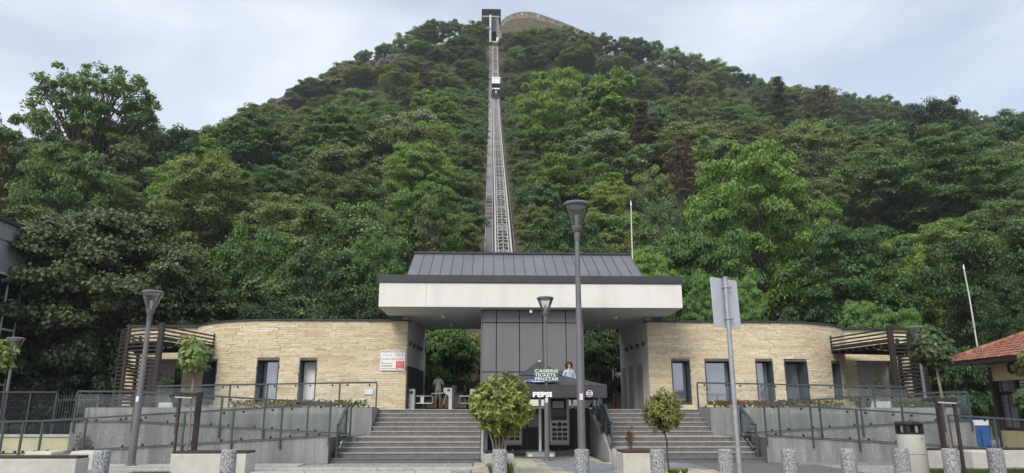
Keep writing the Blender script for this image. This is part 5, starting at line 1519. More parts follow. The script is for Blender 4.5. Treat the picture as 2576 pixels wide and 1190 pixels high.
# ================================================================== people
def person(loc, rz, H, regions, label, hair_mat, hair_long, skin='skin', arms='down', pose_lean=0.0, skirt=False):
    """one skinned body; regions: list of (test(co, part), material)"""
    o = empty('person', loc, label, 'person', None, rz)
    k = H/1.72
    J = {}; E = []; Rr = {}
    def j(n, p, r, par=None):
        J[n] = Vector(p)*k; Rr[n] = (r[0]*k, r[1]*k)
        if par: E.append((par, n))
    j('pelvis',(0,0,.95),(.155,.115)); j('waist',(0,.005,1.08),(.135,.10),'pelvis'); j('chest',(0,.0,1.28),(.165,.115),'waist')
    j('shoulders',(0,.0,1.42),(.12,.085),'chest'); j('neck',(0,-.01,1.50),(.055,.055),'shoulders'); j('head0',(0,-.02,1.56),(.065,.075),'neck'); j('head1',(0,-.025,1.64),(.078,.098),'head0'); j('head2',(0,-.01,1.70),(.055,.07),'head1')
    for s,n in ((-1,'r'),(1,'l')):
        j(n+'hip',(.09*s,0,.90),(.095,.10),'pelvis'); j(n+'knee',(.10*s,-.01,.50),(.062,.065),n+'hip'); j(n+'calf',(.10*s,.015,.36),(.055,.06),n+'knee'); j(n+'ankle',(.10*s,.02,.08),(.038,.042),n+'calf'); j(n+'toe',(.11*s,-.13,.035),(.042,.03),n+'ankle')
        j(n+'sh',(.175*s,0,1.41),(.062,.06),'shoulders')
        if arms == 'down': e, w_, h = (.235*s,.02,1.15), (.25*s,-.05,.92), (.25*s,-.08,.83)
        elif arms == 'front': e, w_, h = (.24*s,.03,1.16), (.17*s,-.2,1.08), (.14*s,-.28,1.07)
        else: e, w_, h = (.25*s,.04,1.15), (.26*s,-.16,1.0), (.25*s,-.25,.99)
        j(n+'el',e,(.044,.044),n+'sh'); j(n+'wr',w_,(.03,.032),n+'el'); j(n+'ha',h,(.028,.038),n+'wr')
        d_ = (Vector(h)-Vector(w_)).normalized()
        for f in range(4):
            off = Vector((0,(f-1.5)*.019,0)) if abs(d_.z) > .5 else Vector(((f-1.5)*.019,0,0))
            ln = (.062,.075,.07,.055)[f]
            j(f'{n}f{f}a', Vector(h)+off+d_*.03, (.0095,.0095), n+'ha'); j(f'{n}f{f}b', Vector(h)+off+d_*(.03+ln)+Vector((0,-.015,0)), (.008,.008), f'{n}f{f}a')
        j(n+'tha', Vector(w_)+d_*.05+Vector((-.02*s,-.03,0)), (.011,.011), n+'wr'); j(n+'thb', Vector(w_)+d_*.09+Vector((-.03*s,-.05,0)), (.009,.009), n+'tha')
    names = list(J); ix = {n:i for i,n in enumerate(names)}
    me = bpy.data.meshes.new('body'); me.from_pydata([J[n] for n in names], [(ix[a],ix[b]) for a,b in E], [])
    tmp = bpy.data.objects.new('body_tmp', me); COL.objects.link(tmp)
    tmp.modifiers.new('skin', 'SKIN'); sm = tmp.modifiers.new('sub', 'SUBSURF'); sm.levels = 2
    for i, n in enumerate(names):
        sv = me.skin_vertices[0].data[i]; sv.radius = Rr[n]; sv.use_root = n == 'pelvis'
    dg = bpy.context.evaluated_depsgraph_get(); dg.update()
    bm_ = bpy.data.meshes.new_from_object(tmp.evaluated_get(dg)); bpy.data.objects.remove(tmp)
    bm_.materials.clear(); mats = [skin]+[r[1] for r in regions]
    for m_ in mats: bm_.materials.append(M[m_])
    for p_ in bm_.polygons:
        c_ = p_.center/k; p_.material_index = 0; p_.use_smooth = True
        for i, (test, _) in enumerate(regions):
            if test(c_): p_.material_index = i+1; break
    body = bpy.data.objects.new('body', bm_); COL.objects.link(body); body.parent = o
    def part(nm, mb, mat_, smooth=True):
        q_ = bpy.data.objects.new(nm, mb.mesh(nm, smooth=smooth)); q_.data.materials.append(M[mat_]); COL.objects.link(q_); q_.parent = o; return q_
    def ell(c_, r_, n=14):
        mb = MB(); bm = bmesh.new(); bmesh.ops.create_uvsphere(bm, u_segments=n, v_segments=10, radius=1)
        mb.v = [tuple(Vector((c_[0]+v.co.x*r_[0], c_[1]+v.co.y*r_[1], c_[2]+v.co.z*r_[2]))*k) for v in bm.verts]; mb.f = [tuple(v.index for v in f.verts) for f in bm.faces]; bm.free(); return mb
    # hair: a cap of uneven locks round the back, sides and top of the head
    bm = bmesh.new(); bmesh.ops.create_icosphere(bm, subdivisions=4, radius=1); r_ = random.Random(3); mb = MB(); keep = []
    for v in bm.verts:
        d_ = v.co.normalized(); n_ = 1+.07*math.sin(d_.x*17+d_.z*13)*math.cos(d_.y*15)+r_.uniform(-.02,.02)
        rx, ry, rz_ = (.145,.15,.16) if hair_long else (.088,.112,.112)
        v.co = Vector((d_.x*rx*n_, d_.y*ry*n_+.018, d_.z*rz_*n_+1.645))
    for f in bm.faces:
        c_ = f.calc_center_median()
        face = c_.y < -.035 and c_.z < 1.70 and abs(c_.x) < .085
        low = c_.z < (1.545 if hair_long else 1.60)
        if not face and not low: keep.append(f)
    mb.v = [tuple(v.co*k) for v in bm.verts]; mb.f = [tuple(v.index for v in f.verts) for f in keep]; bm.free()
    part('hair', mb, hair_mat)
    mb = ell((.032,-.112,1.648),(.011,.008,.008)); e2 = ell((-.032,-.112,1.648),(.011,.008,.008)); mb.add(e2.v, e2.f); part('eyes', mb, 'eye_dark')
    part('nose', ell((0,-.125,1.615),(.013,.018,.022)), skin)
    part('mouth', ell((0,-.112,1.578),(.026,.008,.008)), 'lips')
    mb = ell((.082,-.01,1.63),(.012,.02,.032)); e2 = ell((-.082,-.01,1.63),(.012,.02,.032)); mb.add(e2.v, e2.f); part('ears', mb, skin)
    if skirt:
        mb = MB().lathe([(.15,1.02),(.175,.9),(.2,.7),(.235,.42),(.225,.42)], (0,0,0), 22); mb.v = [(v[0]*k, v[1]*.8*k, v[2]*k) for v in mb.v]; part('skirt', mb, 'cloth_pattern')
    return o
wp = at(1433, 1028, 26.95)
person((wp.x, 26.9, ZP), rad(12), 1.70, [(lambda c: c.z < .06, 'shoe'), (lambda c: 1.0 < c.z < 1.46 and not (abs(c.x) > .2 and c.z < 1.15) and not (abs(c.x) < .045 and c.y < -.05 and c.z > 1.30), 'cloth_lightblue')],
       'smiling woman with auburn hair and light blue shirt behind the parasol', 'hair_auburn', True, arms='front', skirt=True)
wp = at(1101, 1028, 35.3)
person((wp.x, 35.3, ZP), rad(195), 1.74, [(lambda c: c.z < .07, 'shoe'), (lambda c: .92 < c.z < 1.47 and not (abs(c.x) > .19 and c.z < 1.22), 'cloth_white'), (lambda c: .50 < c.z <= .92 and abs(c.x) < .2, 'cloth_beige')],
       'person in white shirt and pale shorts standing at the turnstile', 'hair_dark', False, skin='skin_tan', arms='side')
wp = at(1158, 1028, 35.6)
person((wp.x, 35.6, ZP), rad(172), 1.70, [(lambda c: c.z < .07, 'shoe'), (lambda c: .90 < c.z < 1.47 and not (abs(c.x) > .2 and c.z < 1.18), 'cloth_navy'), (lambda c: .40 < c.z <= .90 and abs(c.x) < .2, 'cloth_denim')],
       'person in dark navy top and denim shorts beside the turnstiles', 'hair_auburn', False, skin='skin_tan', arms='down')
# fire extinguisher sign at the right passage
ex = at(1543, 1024, 37.5); MB().box(ex.x-.1, ex.x+.1, 37.5, 37.55, ex.z-.12, ex.z+.12).build('extinguisher_sign', 'print_red', label='small red fire extinguisher sign in the right passage', cat='sign')
# ================================================================== vegetation
def unit(a): return a/np.maximum(1e-9, np.linalg.norm(a, axis=1, keepdims=True))
def leaf_quads(P, Nn, A, Ln, Wd, g):
    """folded rhombic leaves: P base-centre, Nn normal, A axis; returns verts, tri faces"""
    n = len(P); A = unit(A-Nn*(A*Nn).sum(1, keepdims=True)); B = np.cross(Nn, A)
    s = g.uniform(.7, 1.3, (n, 1)); Lh, Wh = Ln*s/2, Wd*s/2
    V = np.stack([P-A*Lh, P+B*Wh+Nn*Wh*.35, P+A*Lh-Nn*Lh*.25, P-B*Wh+Nn*Wh*.35], 1).reshape(-1, 3)
    b = np.arange(n)*4
    Fc = np.concatenate([np.stack([b, b+2, b+1], 1), np.stack([b, b+3, b+2], 1)])
    return V, Fc

def crown_clumps(g, n, W, z0, z1, shape):
    out = []
    zc, rz, rx = (z0+z1)/2, (z1-z0)/2, W/2
    tries = 0
    while len(out) < n and tries < 9000:
        tries += 1
        d = g.normal(size=3); d /= np.linalg.norm(d)
        r = g.uniform(.15, 1)**.45*.84
        p = d*r
        if shape == 'umbrella' and p[2] < -.35: continue
        if shape == 'umbrella': p[2] = p[2]*.8+.18
        if shape == 'cone':
            t = g.uniform(0, 1)**1.2; a = g.uniform(0, 6.28); rr = (1-t)*g.uniform(.25, .95)+.05
            p = np.array([rr*math.cos(a), rr*math.sin(a), t*2-1])
        if shape == 'vase':
            k = .55+.45*(p[2]+1)/2; p[0] *= k; p[1] *= k
        c = np.array([p[0]*rx, p[1]*rx, zc+p[2]*rz])
        c[:2] += g.normal(size=2)*W*.03
        if not out or (((np.array(out)-c)*[1, 1, 1.4])**2).sum(1).min() > (W*.42/n**.5)**2: out.append(c)
    return np.array(out)

def make_tree(seed, H, W, bf, ncl, nleaf, Ll, Lw, shape='round', flat=.62, rcl=.17, droop=.0, top=.55, nlimb=18, trunk_r=None, twigs=True):
    g = np.random.default_rng(seed)
    z0 = H*bf; cl = crown_clumps(g, ncl, W, z0, H*.97, shape); n = len(cl)
    tr = trunk_r or H*.018
    tb = MB()
    lean = g.normal(size=2)*H*.02
    tp = [(lean[0]*t*t, lean[1]*t*t+.1*math.sin(t*5+seed), H*.82*t) for t in np.linspace(0, 1, 7)]
    tb.tube([(0,0,-.8)]+tp[:], [tr*1.5]+[tr*(1.25-t*1.1) for t in np.linspace(0, 1, 7)], 7)
    order = g.permutation(n)[:nlimb]
    for i in order:
        c = cl[i]; hz = max(H*bf*.75, c[2]*g.uniform(.35, .62)); t = min(1, hz/(H*.82))
        a = np.array([lean[0]*t*t, lean[1]*t*t, hz]); m1 = a*.6+c*.4+np.array([0, 0, -(c[2]-a[2])*.10])+g.normal(size=3)*W*.015; m2 = a*.25+c*.75+g.normal(size=3)*W*.015
        r = tr*(.5-.25*t)
        tb.tube([a, m1, m2, c], [r, r*.7, r*.45, r*.18], 5, caps=False)
        if twigs:
            for k in range(3):
                e = c+g.normal(size=3)*W*rcl*.55; tb.tube([m2, (m2+e)/2+g.normal(size=3)*W*.01, e], [r*.3, r*.2, r*.08], 3, caps=False)
    per = nleaf//n; Ps, Ns, As = [], [], []
    for c in cl:
        k = int(per*g.uniform(.6, 1.4)); rc = W*rcl*g.uniform(.65, 1.3)
        d = unit(g.normal(size=(k, 3))); d[:, 2] = np.where(d[:, 2] < -.25, -d[:, 2]*top, d[:, 2])
        # a few sub-sprays make the outline uneven
        sub = unit(g.normal(size=(7, 3))); sub[:, 2] *= .6; wsub = g.integers(0, 7, k)
        rr = rc*g.uniform(.35, 1, (k, 1))**.6
        p = c+d*rr*[1, 1, flat]*.75+sub[wsub]*rc*.45*[1, 1, flat]
        nn = unit(d*.75+np.array([0, 0, .5])+g.normal(size=(k, 3))*.5)
        out = unit((p-c)*[1, 1, .3]+g.normal(size=(k, 3))*rc*.35); out[:, 2] -= droop
        Ps.append(p); Ns.append(nn); As.append(out)
    V, Fc = leaf_quads(np.concatenate(Ps), np.concatenate(Ns), np.concatenate(As), Ll, Lw, g)
    return tb, V, Fc

PROTO = {}
def proto(key, name='deciduous_tree', bark='bark', leafmat='leaf', **kw):
    tb, V, Fc = make_tree(**kw)
    tm = tb.mesh('trunk', smooth=True); tm.materials.append(M[bark])
    cm = fast_mesh('crown', V, Fc, [leafmat])
    PROTO[key] = (name, tm, cm, kw['H'], kw['W'])
# far kinds: coarse leaves
for i in range(4): proto(f'far{i}', seed=11+i, H=12, W=12+i*.5, bf=.03, ncl=110, nleaf=20000, Ll=.38, Lw=.25, shape='round', flat=.95, rcl=.095, nlimb=14, twigs=False)
for i in range(3): proto(f'loc{i}', seed=31+i, H=14, W=13, bf=.06, ncl=110, nleaf=20000, Ll=.46, Lw=.18, shape='round', flat=.8, rcl=.09, droop=.3, nlimb=20)
for i in range(2): proto(f'tall{i}', seed=41+i, H=16, W=11, bf=.06, ncl=110, nleaf=20000, Ll=.38, Lw=.24, shape='vase', flat=1.0, rcl=.095, nlimb=18)
# nearer kinds: finer leaves
for i in range(3): proto(f'near{i}', seed=51+i, H=12, W=11, bf=.03, ncl=170, nleaf=46000, Ll=.22, Lw=.145, shape='round', flat=.95, rcl=.078, nlimb=26)
for i in range(3): proto(f'nloc{i}', seed=61+i, H=13, W=13, bf=.05, ncl=170, nleaf=46000, Ll=.31, Lw=.115, shape='round', flat=.7, rcl=.075, droop=.4, nlimb=34)
proto('pine', name='pine_tree', seed=71, H=13, W=7, bf=.08, ncl=60, nleaf=7000, Ll=.5, Lw=.12, shape='cone', flat=.4, rcl=.13, droop=.2, nlimb=24)
proto('airy', seed=81, H=25, W=20, bf=.34, ncl=240, nleaf=24000, Ll=.42, Lw=.25, shape='round', flat=1.0, rcl=.05, nlimb=120, trunk_r=.36)
proto('bare', seed=83, H=13, W=9, bf=.25, ncl=46, nleaf=2200, Ll=.45, Lw=.2, shape='vase', flat=.6, rcl=.11, nlimb=46)
proto('maple', seed=91, H=16, W=16, bf=.10, ncl=200, nleaf=70000, Ll=.27, Lw=.22, shape='round', flat=.6, rcl=.10, nlimb=50, trunk_r=.30, leafmat='leaf_gloss')
proto('shrub', name='shrub', seed=95, H=4, W=4.5, bf=.02, ncl=26, nleaf=8000, Ll=.22, Lw=.11, shape='round', flat=.7, rcl=.17, droop=.2, nlimb=14)

GAIN = 2.15
def tree(key, loc, H, W=None, rz=0, color=(.07,.11,.03), label=None, group=None, cat='tree'):
    name, tm, cm, h, w = PROTO[key]
    o = empty(name, loc, label, cat, group, rz); s = H/h; sw = s if W is None else W/w
    o.scale = (sw, sw, s)
    t = bpy.data.objects.new('trunk', tm); COL.objects.link(t); t.parent = o
    c = bpy.data.objects.new('crown', cm); COL.objects.link(c); c.parent = o; c.color = (*[x*GAIN for x in color], 1)
    return o

def jitter(c, r, k=.16):
    v = r.uniform(1-k, 1+k); return tuple(max(.004, x*v*r.uniform(.93, 1.07)) for x in c)

GREENS = {'mid': (.086, .122, .040), 'dark': (.062, .090, .032), 'yellow': (.112, .156, .036), 'grey': (.104, .132, .066), 'blue': (.068, .110, .046), 'olive': (.090, .118, .040)}
WORD = {'mid': 'mid green', 'dark': 'dark green', 'yellow': 'bright yellow-green', 'grey': 'pale grey-green', 'blue': 'bluish green', 'olive': 'olive green'}
rt = random.Random(2024)
pts = []
def place_forest():
    Y = 52.0; tries = 0; placed = []
    cells = []
    for _ in range(26000):
        Y = 50+(258-50)*rt.random()**.62
        X = rt.uniform(-.80, .92)*Y*1.0
        s = 7.7+Y*.034
        if abs(X-1.4) < (11.5 if Y < 92 else 9.5): continue
        if any((X-a)**2+(Y-b)**2 < (s*.5+c*.5)**2 for a, b, c in placed): continue
        placed.append((X, Y, s))
    return placed
forest = place_forest()
forest.sort(key=lambda q_: q_[1])
print('FOREST', len(forest)); forest = forest[:300]
def px_of(p):
    v = _R.transposed() @ (Vector(p)-Vector((0, 0, EYE))); return CX+F_PX*v.x/-v.z
LAND = [(110,'over the metal hall'),(230,'over the far left street lamp'),(420,'over the left pergola'),(560,'over the left young maple'),(720,"over the left wing's curved end"),(860,"over the left wing windows"),(1000,'over the opening hours board'),(1110,'over the left passage'),
        (1240,'close to the left of the track'),(1350,'close to the right of the track'),(1460,'over the slim lamp'),(1560,'over the right passage'),(1680,"over the right canopy corner"),(1790,'left of the traffic sign'),(1900,'over the traffic sign'),(2040,"over the right wing windows"),(2180,"over the right wing's curved end"),(2320,'over the right pergola'),(2430,'over the staked maple'),(9999,'over the tiled house')]
BAND = [(62,'at the foot of the hill'),(80,'low on the hill'),(105,"in the lower middle"),(140,"in mid-hill"),(180,"in the upper middle"),(220,'high on the hill'),(999,'just below the crest')]
def where(p):
    px = px_of((p[0], p[1], p[2]+6)); return next(n for a, n in BAND if p[1] <= a)+', '+next(n for a, n in LAND if px <= a)
zone_n = lambda X, Y: ('low on the hillside' if Y < 95 else 'halfway up the hillside' if Y < 185 else 'high on the hilltop slope')
for X, Y, s in forest:
    near = Y < 92
    u = rt.random()
    kind = 'mid' if u < .34 else 'dark' if u < .50 else 'olive' if u < .62 else 'blue' if u < .82 else 'yellow' if u < .92 else 'grey'
    if Y > 190 and kind in ('yellow', 'blue'): kind = rt.choice(['mid', 'dark', 'olive', 'mid'])
    if near: key = rt.choice(['near0', 'near1', 'near2', 'nloc0', 'nloc1', 'nloc2'] if kind in ('mid', 'yellow', 'blue') else ['near0', 'near1', 'near2'])
    else: key = rt.choice(['loc0', 'loc1', 'loc2', 'tall0', 'tall1', 'far0', 'far2'] if kind in ('blue', 'yellow', 'mid') and Y < 190 else ['far0', 'far1', 'far2', 'far3', 'tall0'])
    z = hill_z(X, Y)-.3
    H = (rt.uniform(10.5, 14.5) if near else rt.uniform(10.5, 15) if Y < 190 else rt.uniform(8.5, 11.5))
    lr = 'left' if X < 1.5 else 'right'
    Wd = max(s*1.2, H*.92)*rt.uniform(.95, 1.2)
    Wd = min(Wd, 2*(abs(X-1.4)-2.2))
    tree(key, (X, Y, z), H, Wd, rt.uniform(0, 6.28), jitter(GREENS[kind], rt), f'{WORD[kind]} tree {where((X, Y, z))}', 'trees on the wooded hillside')

# the crest, tree by tree along the skyline
def hero(key, px, py_top, Y, Wpx, color, label, base_z=None, H=None, group=None, cat='tree', rz=None):
    p = at(px, py_top, Y); z = hill_z(p.x, Y)-.3 if base_z is None else base_z
    if H is None: H = max(5.5, p.z-z)
    if H == max(5.5, p.z-z) and H > 15 and Y > 230: H = 15
    if H is not None and base_z is None and H != p.z-z: z = p.z-H
    W = Wpx/F_PX*(Y*math.cos(PITCH)+(p.z-EYE)*math.sin(PITCH))
    return tree(key, (p.x, Y, z), H, W, rt.uniform(0, 6.28) if rz is None else rz, color, label, group, cat)

def sil(px):
    for (a, ya), (b, yb) in zip(CREST, CREST[1:]):
        if px <= b: return ya+(yb-ya)*(px-a)/(b-a)
CREST = [(690,258),(740,215),(800,196),(850,172),(890,142),(950,110),(1000,86),(1050,60),(1100,46),(1150,38),(1200,50),(1212,70),(1270,74),(1300,66),(1400,66),(1500,80),(1640,100),(1700,115),(1760,135),(1820,155),(1860,176),(1950,200),(2060,212),(2200,238),(2330,258),(2450,280),(2576,290)]
px = 700
while px < 2560:
    if not (1200 < px < 1275):
        Yc = rt.uniform(262, 274) if px < 1900 else rt.uniform(235, 255)
        kd = rt.choice(['dark', 'mid', 'olive', 'dark', 'grey']); lr = 'left' if px < 1240 else 'right'
        hero(rt.choice(['far0', 'far1', 'far2', 'far3']), px, sil(px)+rt.uniform(-5, 10), Yc, rt.uniform(62, 95), jitter(GREENS[kd], rt), f'{WORD[kd]} tree on the skyline, {next(n for a, n in LAND if px <= a)}', group='trees on the skyline')
    px += rt.uniform(36, 52)
for px, py, Yc in ((1190, 60, 266), (1170, 85, 258), (1150, 110, 250), (1195, 105, 250), (1302, 82, 262), (1330, 76, 264), (1360, 76, 265), (1300, 112, 250), (1345, 112, 250), (1395, 100, 254), (1440, 90, 258)):
    lr = 'left' if px < 1240 else 'right'
    hero(rt.choice(['far0', 'far1', 'far2']), px, py, Yc, rt.uniform(60, 80), jitter(GREENS['dark' if px % 20 else 'mid'], rt), f'{"dark" if px % 20 else "mid"} green tree just {lr} of the upper station', group=f'{"dark" if px % 20 else "mid"} green trees just {lr} of the upper station')
for sd in (-1, 1):
    Yk = 58.0
    while Yk < 250:
        Wt = rt.uniform(6.5, 9.5); X = 1.4+sd*(Wt/2+1.5+rt.uniform(0, .5)+(2.4 if Yk < 82 else 0)); kd = rt.choice(['mid', 'dark', 'olive', 'mid', 'blue']); lr = 'left' if sd < 0 else 'right'
        tree(rt.choice(['near0', 'near1', 'near2'] if Yk < 90 else ['far0', 'far1', 'far2', 'far3']), (X, Yk, hill_z(X, Yk)-.3), rt.uniform(5.5, 8.5), Wt, rt.uniform(0, 6.28), jitter(GREENS[kd], rt), f'small {WORD[kd]} tree beside the track on its {lr}, {next(n for a, n in BAND if Yk <= a)}', 'small trees along the track')
        Yk += rt.uniform(6.5, 11)
for px, py, Yc, wp_, kd in ((1062, 112, 262, 90, 'mid'), (1105, 128, 256, 80, 'dark'), (1032, 140, 254, 85, 'olive'), (1085, 160, 246, 85, 'mid'), (990, 165, 250, 85, 'dark'), (1640, 150, 250, 90, 'mid'), (1700, 168, 246, 95, 'dark'), (1760, 185, 240, 90, 'olive'), (1600, 165, 240, 95, 'dark'), (1640, 395, 84, 170, 'mid'), (1610, 440, 76, 150, 'dark'), (1660, 470, 68, 140, 'blue')):
    o_ = hero('far1' if Yc > 100 else 'near2', px, py, Yc, wp_, jitter(GREENS[kd], rt), None); p_ = tuple(o_.location)
    tag(o_, f'rounded {WORD[kd]} tree {where(p_)}', 'tree', 'trees on the wooded hillside')
hero('maple', 330, 478, 43, 560, (.044, .060, .024), 'big dark glossy maple behind the left pergola and lamp', 0.0)
hero('airy', 275, 132, 95, 330, (.070, .115, .030), 'tallest airy tree standing out against the sky on the left')
hero('loc1', 60, 245, 84, 250, (.062, .098, .030), 'feathery tree on the skyline at the far left edge')
hero('loc0', 190, 330, 78, 240, (.068, .112, .028), 'feathery green tree below the tall skyline tree on the left')
hero('far1', 455, 300, 100, 150, (.030, .055, .022), 'small dark tree in the skyline gap left of the hill')
hero('tall0', 640, 262, 120, 230, (.062, .100, .036), 'broad feathery tree at the left foot of the rocky shoulder')
hero('tall1', 850, 262, 118, 240, (.064, .108, .036), 'tall mid green tree below the rocky shoulder')
hero('nloc0', 1050, 330, 92, 210, (.100, .160, .030), 'bright yellow-green tree left of the track, halfway up')
hero('far2', 1040, 268, 135, 200, (.125, .150, .085), 'pale silvery tree above the bright one left of the track')
hero('nloc2', 1070, 425, 72, 260, (.070, .120, .026), 'feathery fresh green tree left of the track low on the slope')
hero('bare', 1085, 470, 66, 120, (.075, .095, .035), 'half-bare branching tree left of the track')
hero('pine', 1068, 176, 185, 85, (.050, .045, .026), 'dark brownish pine high left of the track', H=17)
hero('nloc1', 1400, 150, 128, 230, (.105, .160, .028), 'tall bright yellow-green tree right of the funicular car')
hero('tall1', 1530, 158, 126, 200, (.098, .148, .030), 'second tall bright yellow-green tree right of the funicular car')
hero('pine', 1612, 255, 118, 120, (.048, .040, .024), 'dark brown pine in the middle of the right slope', H=15)
hero('bare', 1700, 338, 76, 120, (.066, .046, .030), 'thin rust-brown dying pine on the right slope', H=11)
hero('pine', 1728, 352, 77, 70, (.070, .042, .028), 'narrow brown dying pine beside the rusty one on the right slope', H=8)
hero('nloc0', 1880, 318, 62, 380, (.088, .150, .026), 'big bright locust tree right of the mast with dark forked limbs')
hero('nloc2', 1760, 500, 52, 330, (.055, .105, .026), 'spreading locust tree behind the right end of the canopy')
hero('nloc1', 2120, 520, 56, 380, (.042, .086, .026), 'wide dark feathery tree behind the right stone wing')
hero('near1', 2240, 560, 60, 190, (.105, .160, .022), 'yellow-green bushy tree right of the traffic sign')
hero('near2', 2470, 500, 47, 360, (.034, .062, .020), 'wide dark tree beside the mast and the tiled house', 0.0)
hero('nloc0', 2560, 640, 40, 260, (.030, .055, .018), 'dark tree behind the tiled roof at the right edge', 0.0)
hero('nloc2', 2330, 330, 92, 420, (.056, .100, .030), 'broad layered tree on the upper right slope')
hero('far3', 2345, 232, 150, 170, (.024, .042, .018), 'dark round tree top on the right skyline')
hero('pine', 1955, 192, 165, 80, (.026, .036, .018), 'dark pine top on the right skyline', H=16)
hero('bare', 2060, 205, 160, 130, (.085, .080, .050), 'brownish thin tree top on the right skyline', H=14)
hero('loc1', 2540, 255, 130, 190, (.056, .092, .036), 'airy tree at the right end of the skyline')
hero('near0', 640, 520, 50, 250, (.052, .100, .026), 'fresh green tree behind the left stone wing, next to the maple')
hero('near2', 820, 560, 49, 260, (.040, .068, .028), 'dull green leafy tree behind the left stone wing')
hero('nloc1', 960, 545, 50, 240, (.056, .108, .028), 'feathery tree behind the left end of the canopy')
hero('near1', 700, 700, 45.5, 230, (.028, .056, .024), 'low dark tree just behind the left wing coping', H=9)
hero('near0', 900, 690, 45.5, 260, (.030, .055, .022), 'low dark bush-like tree behind the left canopy corner', H=9)
hero('near2', 1120, 580, 54, 150, (.040, .075, .024), 'narrow green tree left of the track above the metal roof')
hero('near0', 1420, 480, 60, 230, (.038, .072, .022), 'dense dark tree right of the track above the metal roof')
hero('near1', 1500, 560, 52, 220, (.036, .066, .020), 'dense dark tree behind the tallest lamp')
hero('nloc0', 1620, 590, 47, 150, (.110, .175, .035), 'light green feathery tree beside the mast behind the roof', H=8)
for px, py, wp_, c, lb in ((1760, 655, 130, (.075, .150, .035), 'bright young locust between canopy and traffic sign'), (1850, 665, 150, (.085, .160, .035), 'bright young locust behind the traffic sign plate'), (2150, 725, 150, (.088, .160, .036), 'bright young locust behind the right wing coping'), (2260, 745, 170, (.080, .150, .035), 'bright young locust left of the staked maple')):
    hero('nloc1', px, py, 44.5, wp_, c, lb, H=7.5)
hero('far0', 88, 560, 41.5, 130, (.070, .034, .020), 'tree with rusty brown leaves beside the metal hall', 0.0)
hero('pine', 8, 365, 70, 60, (.075, .035, .020), 'rust-brown tree top at the far left edge', H=12)
# greenery seen through the passages
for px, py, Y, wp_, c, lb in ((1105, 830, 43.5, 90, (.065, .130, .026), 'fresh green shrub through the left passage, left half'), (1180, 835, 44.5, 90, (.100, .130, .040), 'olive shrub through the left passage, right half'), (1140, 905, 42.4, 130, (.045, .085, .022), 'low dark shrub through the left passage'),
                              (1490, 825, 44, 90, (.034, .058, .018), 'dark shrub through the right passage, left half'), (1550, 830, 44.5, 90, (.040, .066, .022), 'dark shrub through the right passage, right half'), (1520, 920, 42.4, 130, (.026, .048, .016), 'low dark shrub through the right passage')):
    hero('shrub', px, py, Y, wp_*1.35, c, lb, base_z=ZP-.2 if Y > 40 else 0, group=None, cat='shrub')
for k in range(12):
    px = 610+k*36 if k < 8 else 1650+(k-8)*110
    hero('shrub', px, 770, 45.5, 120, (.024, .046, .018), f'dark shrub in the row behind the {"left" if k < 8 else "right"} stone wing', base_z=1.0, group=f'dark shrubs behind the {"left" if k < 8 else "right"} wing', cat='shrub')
for k, px in enumerate((560, 470, 180, 90, 250, 20, 330, 130, 215, 60)):  # shrubs added to cover the lit ground; deep shade is put into their colour
    hero('shrub', px, 930 if k < 5 else 850, 38.5+k*.4, 200, (.016, .026, .010), 'added shrub coloured near-black as deep shade at far left', base_z=0, group='added near-black shrubs at far left', cat='shrub')
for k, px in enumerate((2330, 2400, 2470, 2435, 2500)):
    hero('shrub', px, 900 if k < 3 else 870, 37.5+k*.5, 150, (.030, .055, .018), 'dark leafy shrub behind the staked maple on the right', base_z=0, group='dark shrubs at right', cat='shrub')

# undergrowth over the whole slope
g = np.random.default_rng(5)
Ps = []; nC = 3400
for _ in range(nC):
    Y = 48+(282-48)*g.random()**.62; X = g.uniform(-.8, .9)*Y
    if abs(X-1.6) < (6.5 if Y < 92 else 4.2): continue
    k = 70 if Y < 120 else 46; r = g.uniform(1.2, 3.2)
    d = unit(g.normal(size=(k, 3))); d[:, 2] = np.abs(d[:, 2])
    Ps.append(np.array([X, Y, hill_z(X, Y)])+d*r*g.uniform(.5, 1, (k, 1)))
for _ in range(1500):
    Y = g.uniform(185, 284); X = g.uniform(-.62, .85)*Y
    if abs(X-1.6) < 4.5: continue
    k = 50; r = g.uniform(1.8, 3.8); d = unit(g.normal(size=(k, 3))); d[:, 2] = np.abs(d[:, 2])
    Ps.append(np.array([X, Y, hill_z(X, Y)])+d*r*g.uniform(.5, 1, (k, 1)))
P = np.concatenate(Ps); Nn = unit(g.normal(size=P.shape)*.5+[0, -.3, .8]); A = g.normal(size=P.shape)
V, Fc = leaf_quads(P, Nn, A, .50, .32, g)
ug = link('undergrowth', fast_mesh('undergrowth', V, Fc, ['leaf']), None, kind='stuff', color=(.095, .145, .045)); tag(ug, 'low green undergrowth covering the wooded slope', 'undergrowth')
# dry weeds and small bushes beside the track
Ps = []
for _ in range(900):
    Y = g.uniform(56, 240); sd = g.choice([-1, 1]); X = 1.5+sd*g.uniform(3.0, 7.5 if Y < 92 else 5.5); k = 26; r = g.uniform(.35, 1.0)
    d = unit(g.normal(size=(k, 3))); d[:, 2] = np.abs(d[:, 2])
    Ps.append(np.array([X, Y, hill_z(X, Y)+.2])+d*r*g.uniform(.3, 1, (k, 1)))
P = np.concatenate(Ps)
V, Fc = leaf_quads(P, unit(g.normal(size=P.shape)*.6+[0, -.2, .7]), g.normal(size=P.shape), .40, .16, g)
wd = link('slope_weeds', fast_mesh('slope_weeds', V, Fc, ['leaf']), None, kind='stuff', color=(.085, .092, .034)); tag(wd, 'dry weeds beside the funicular track', 'weeds')
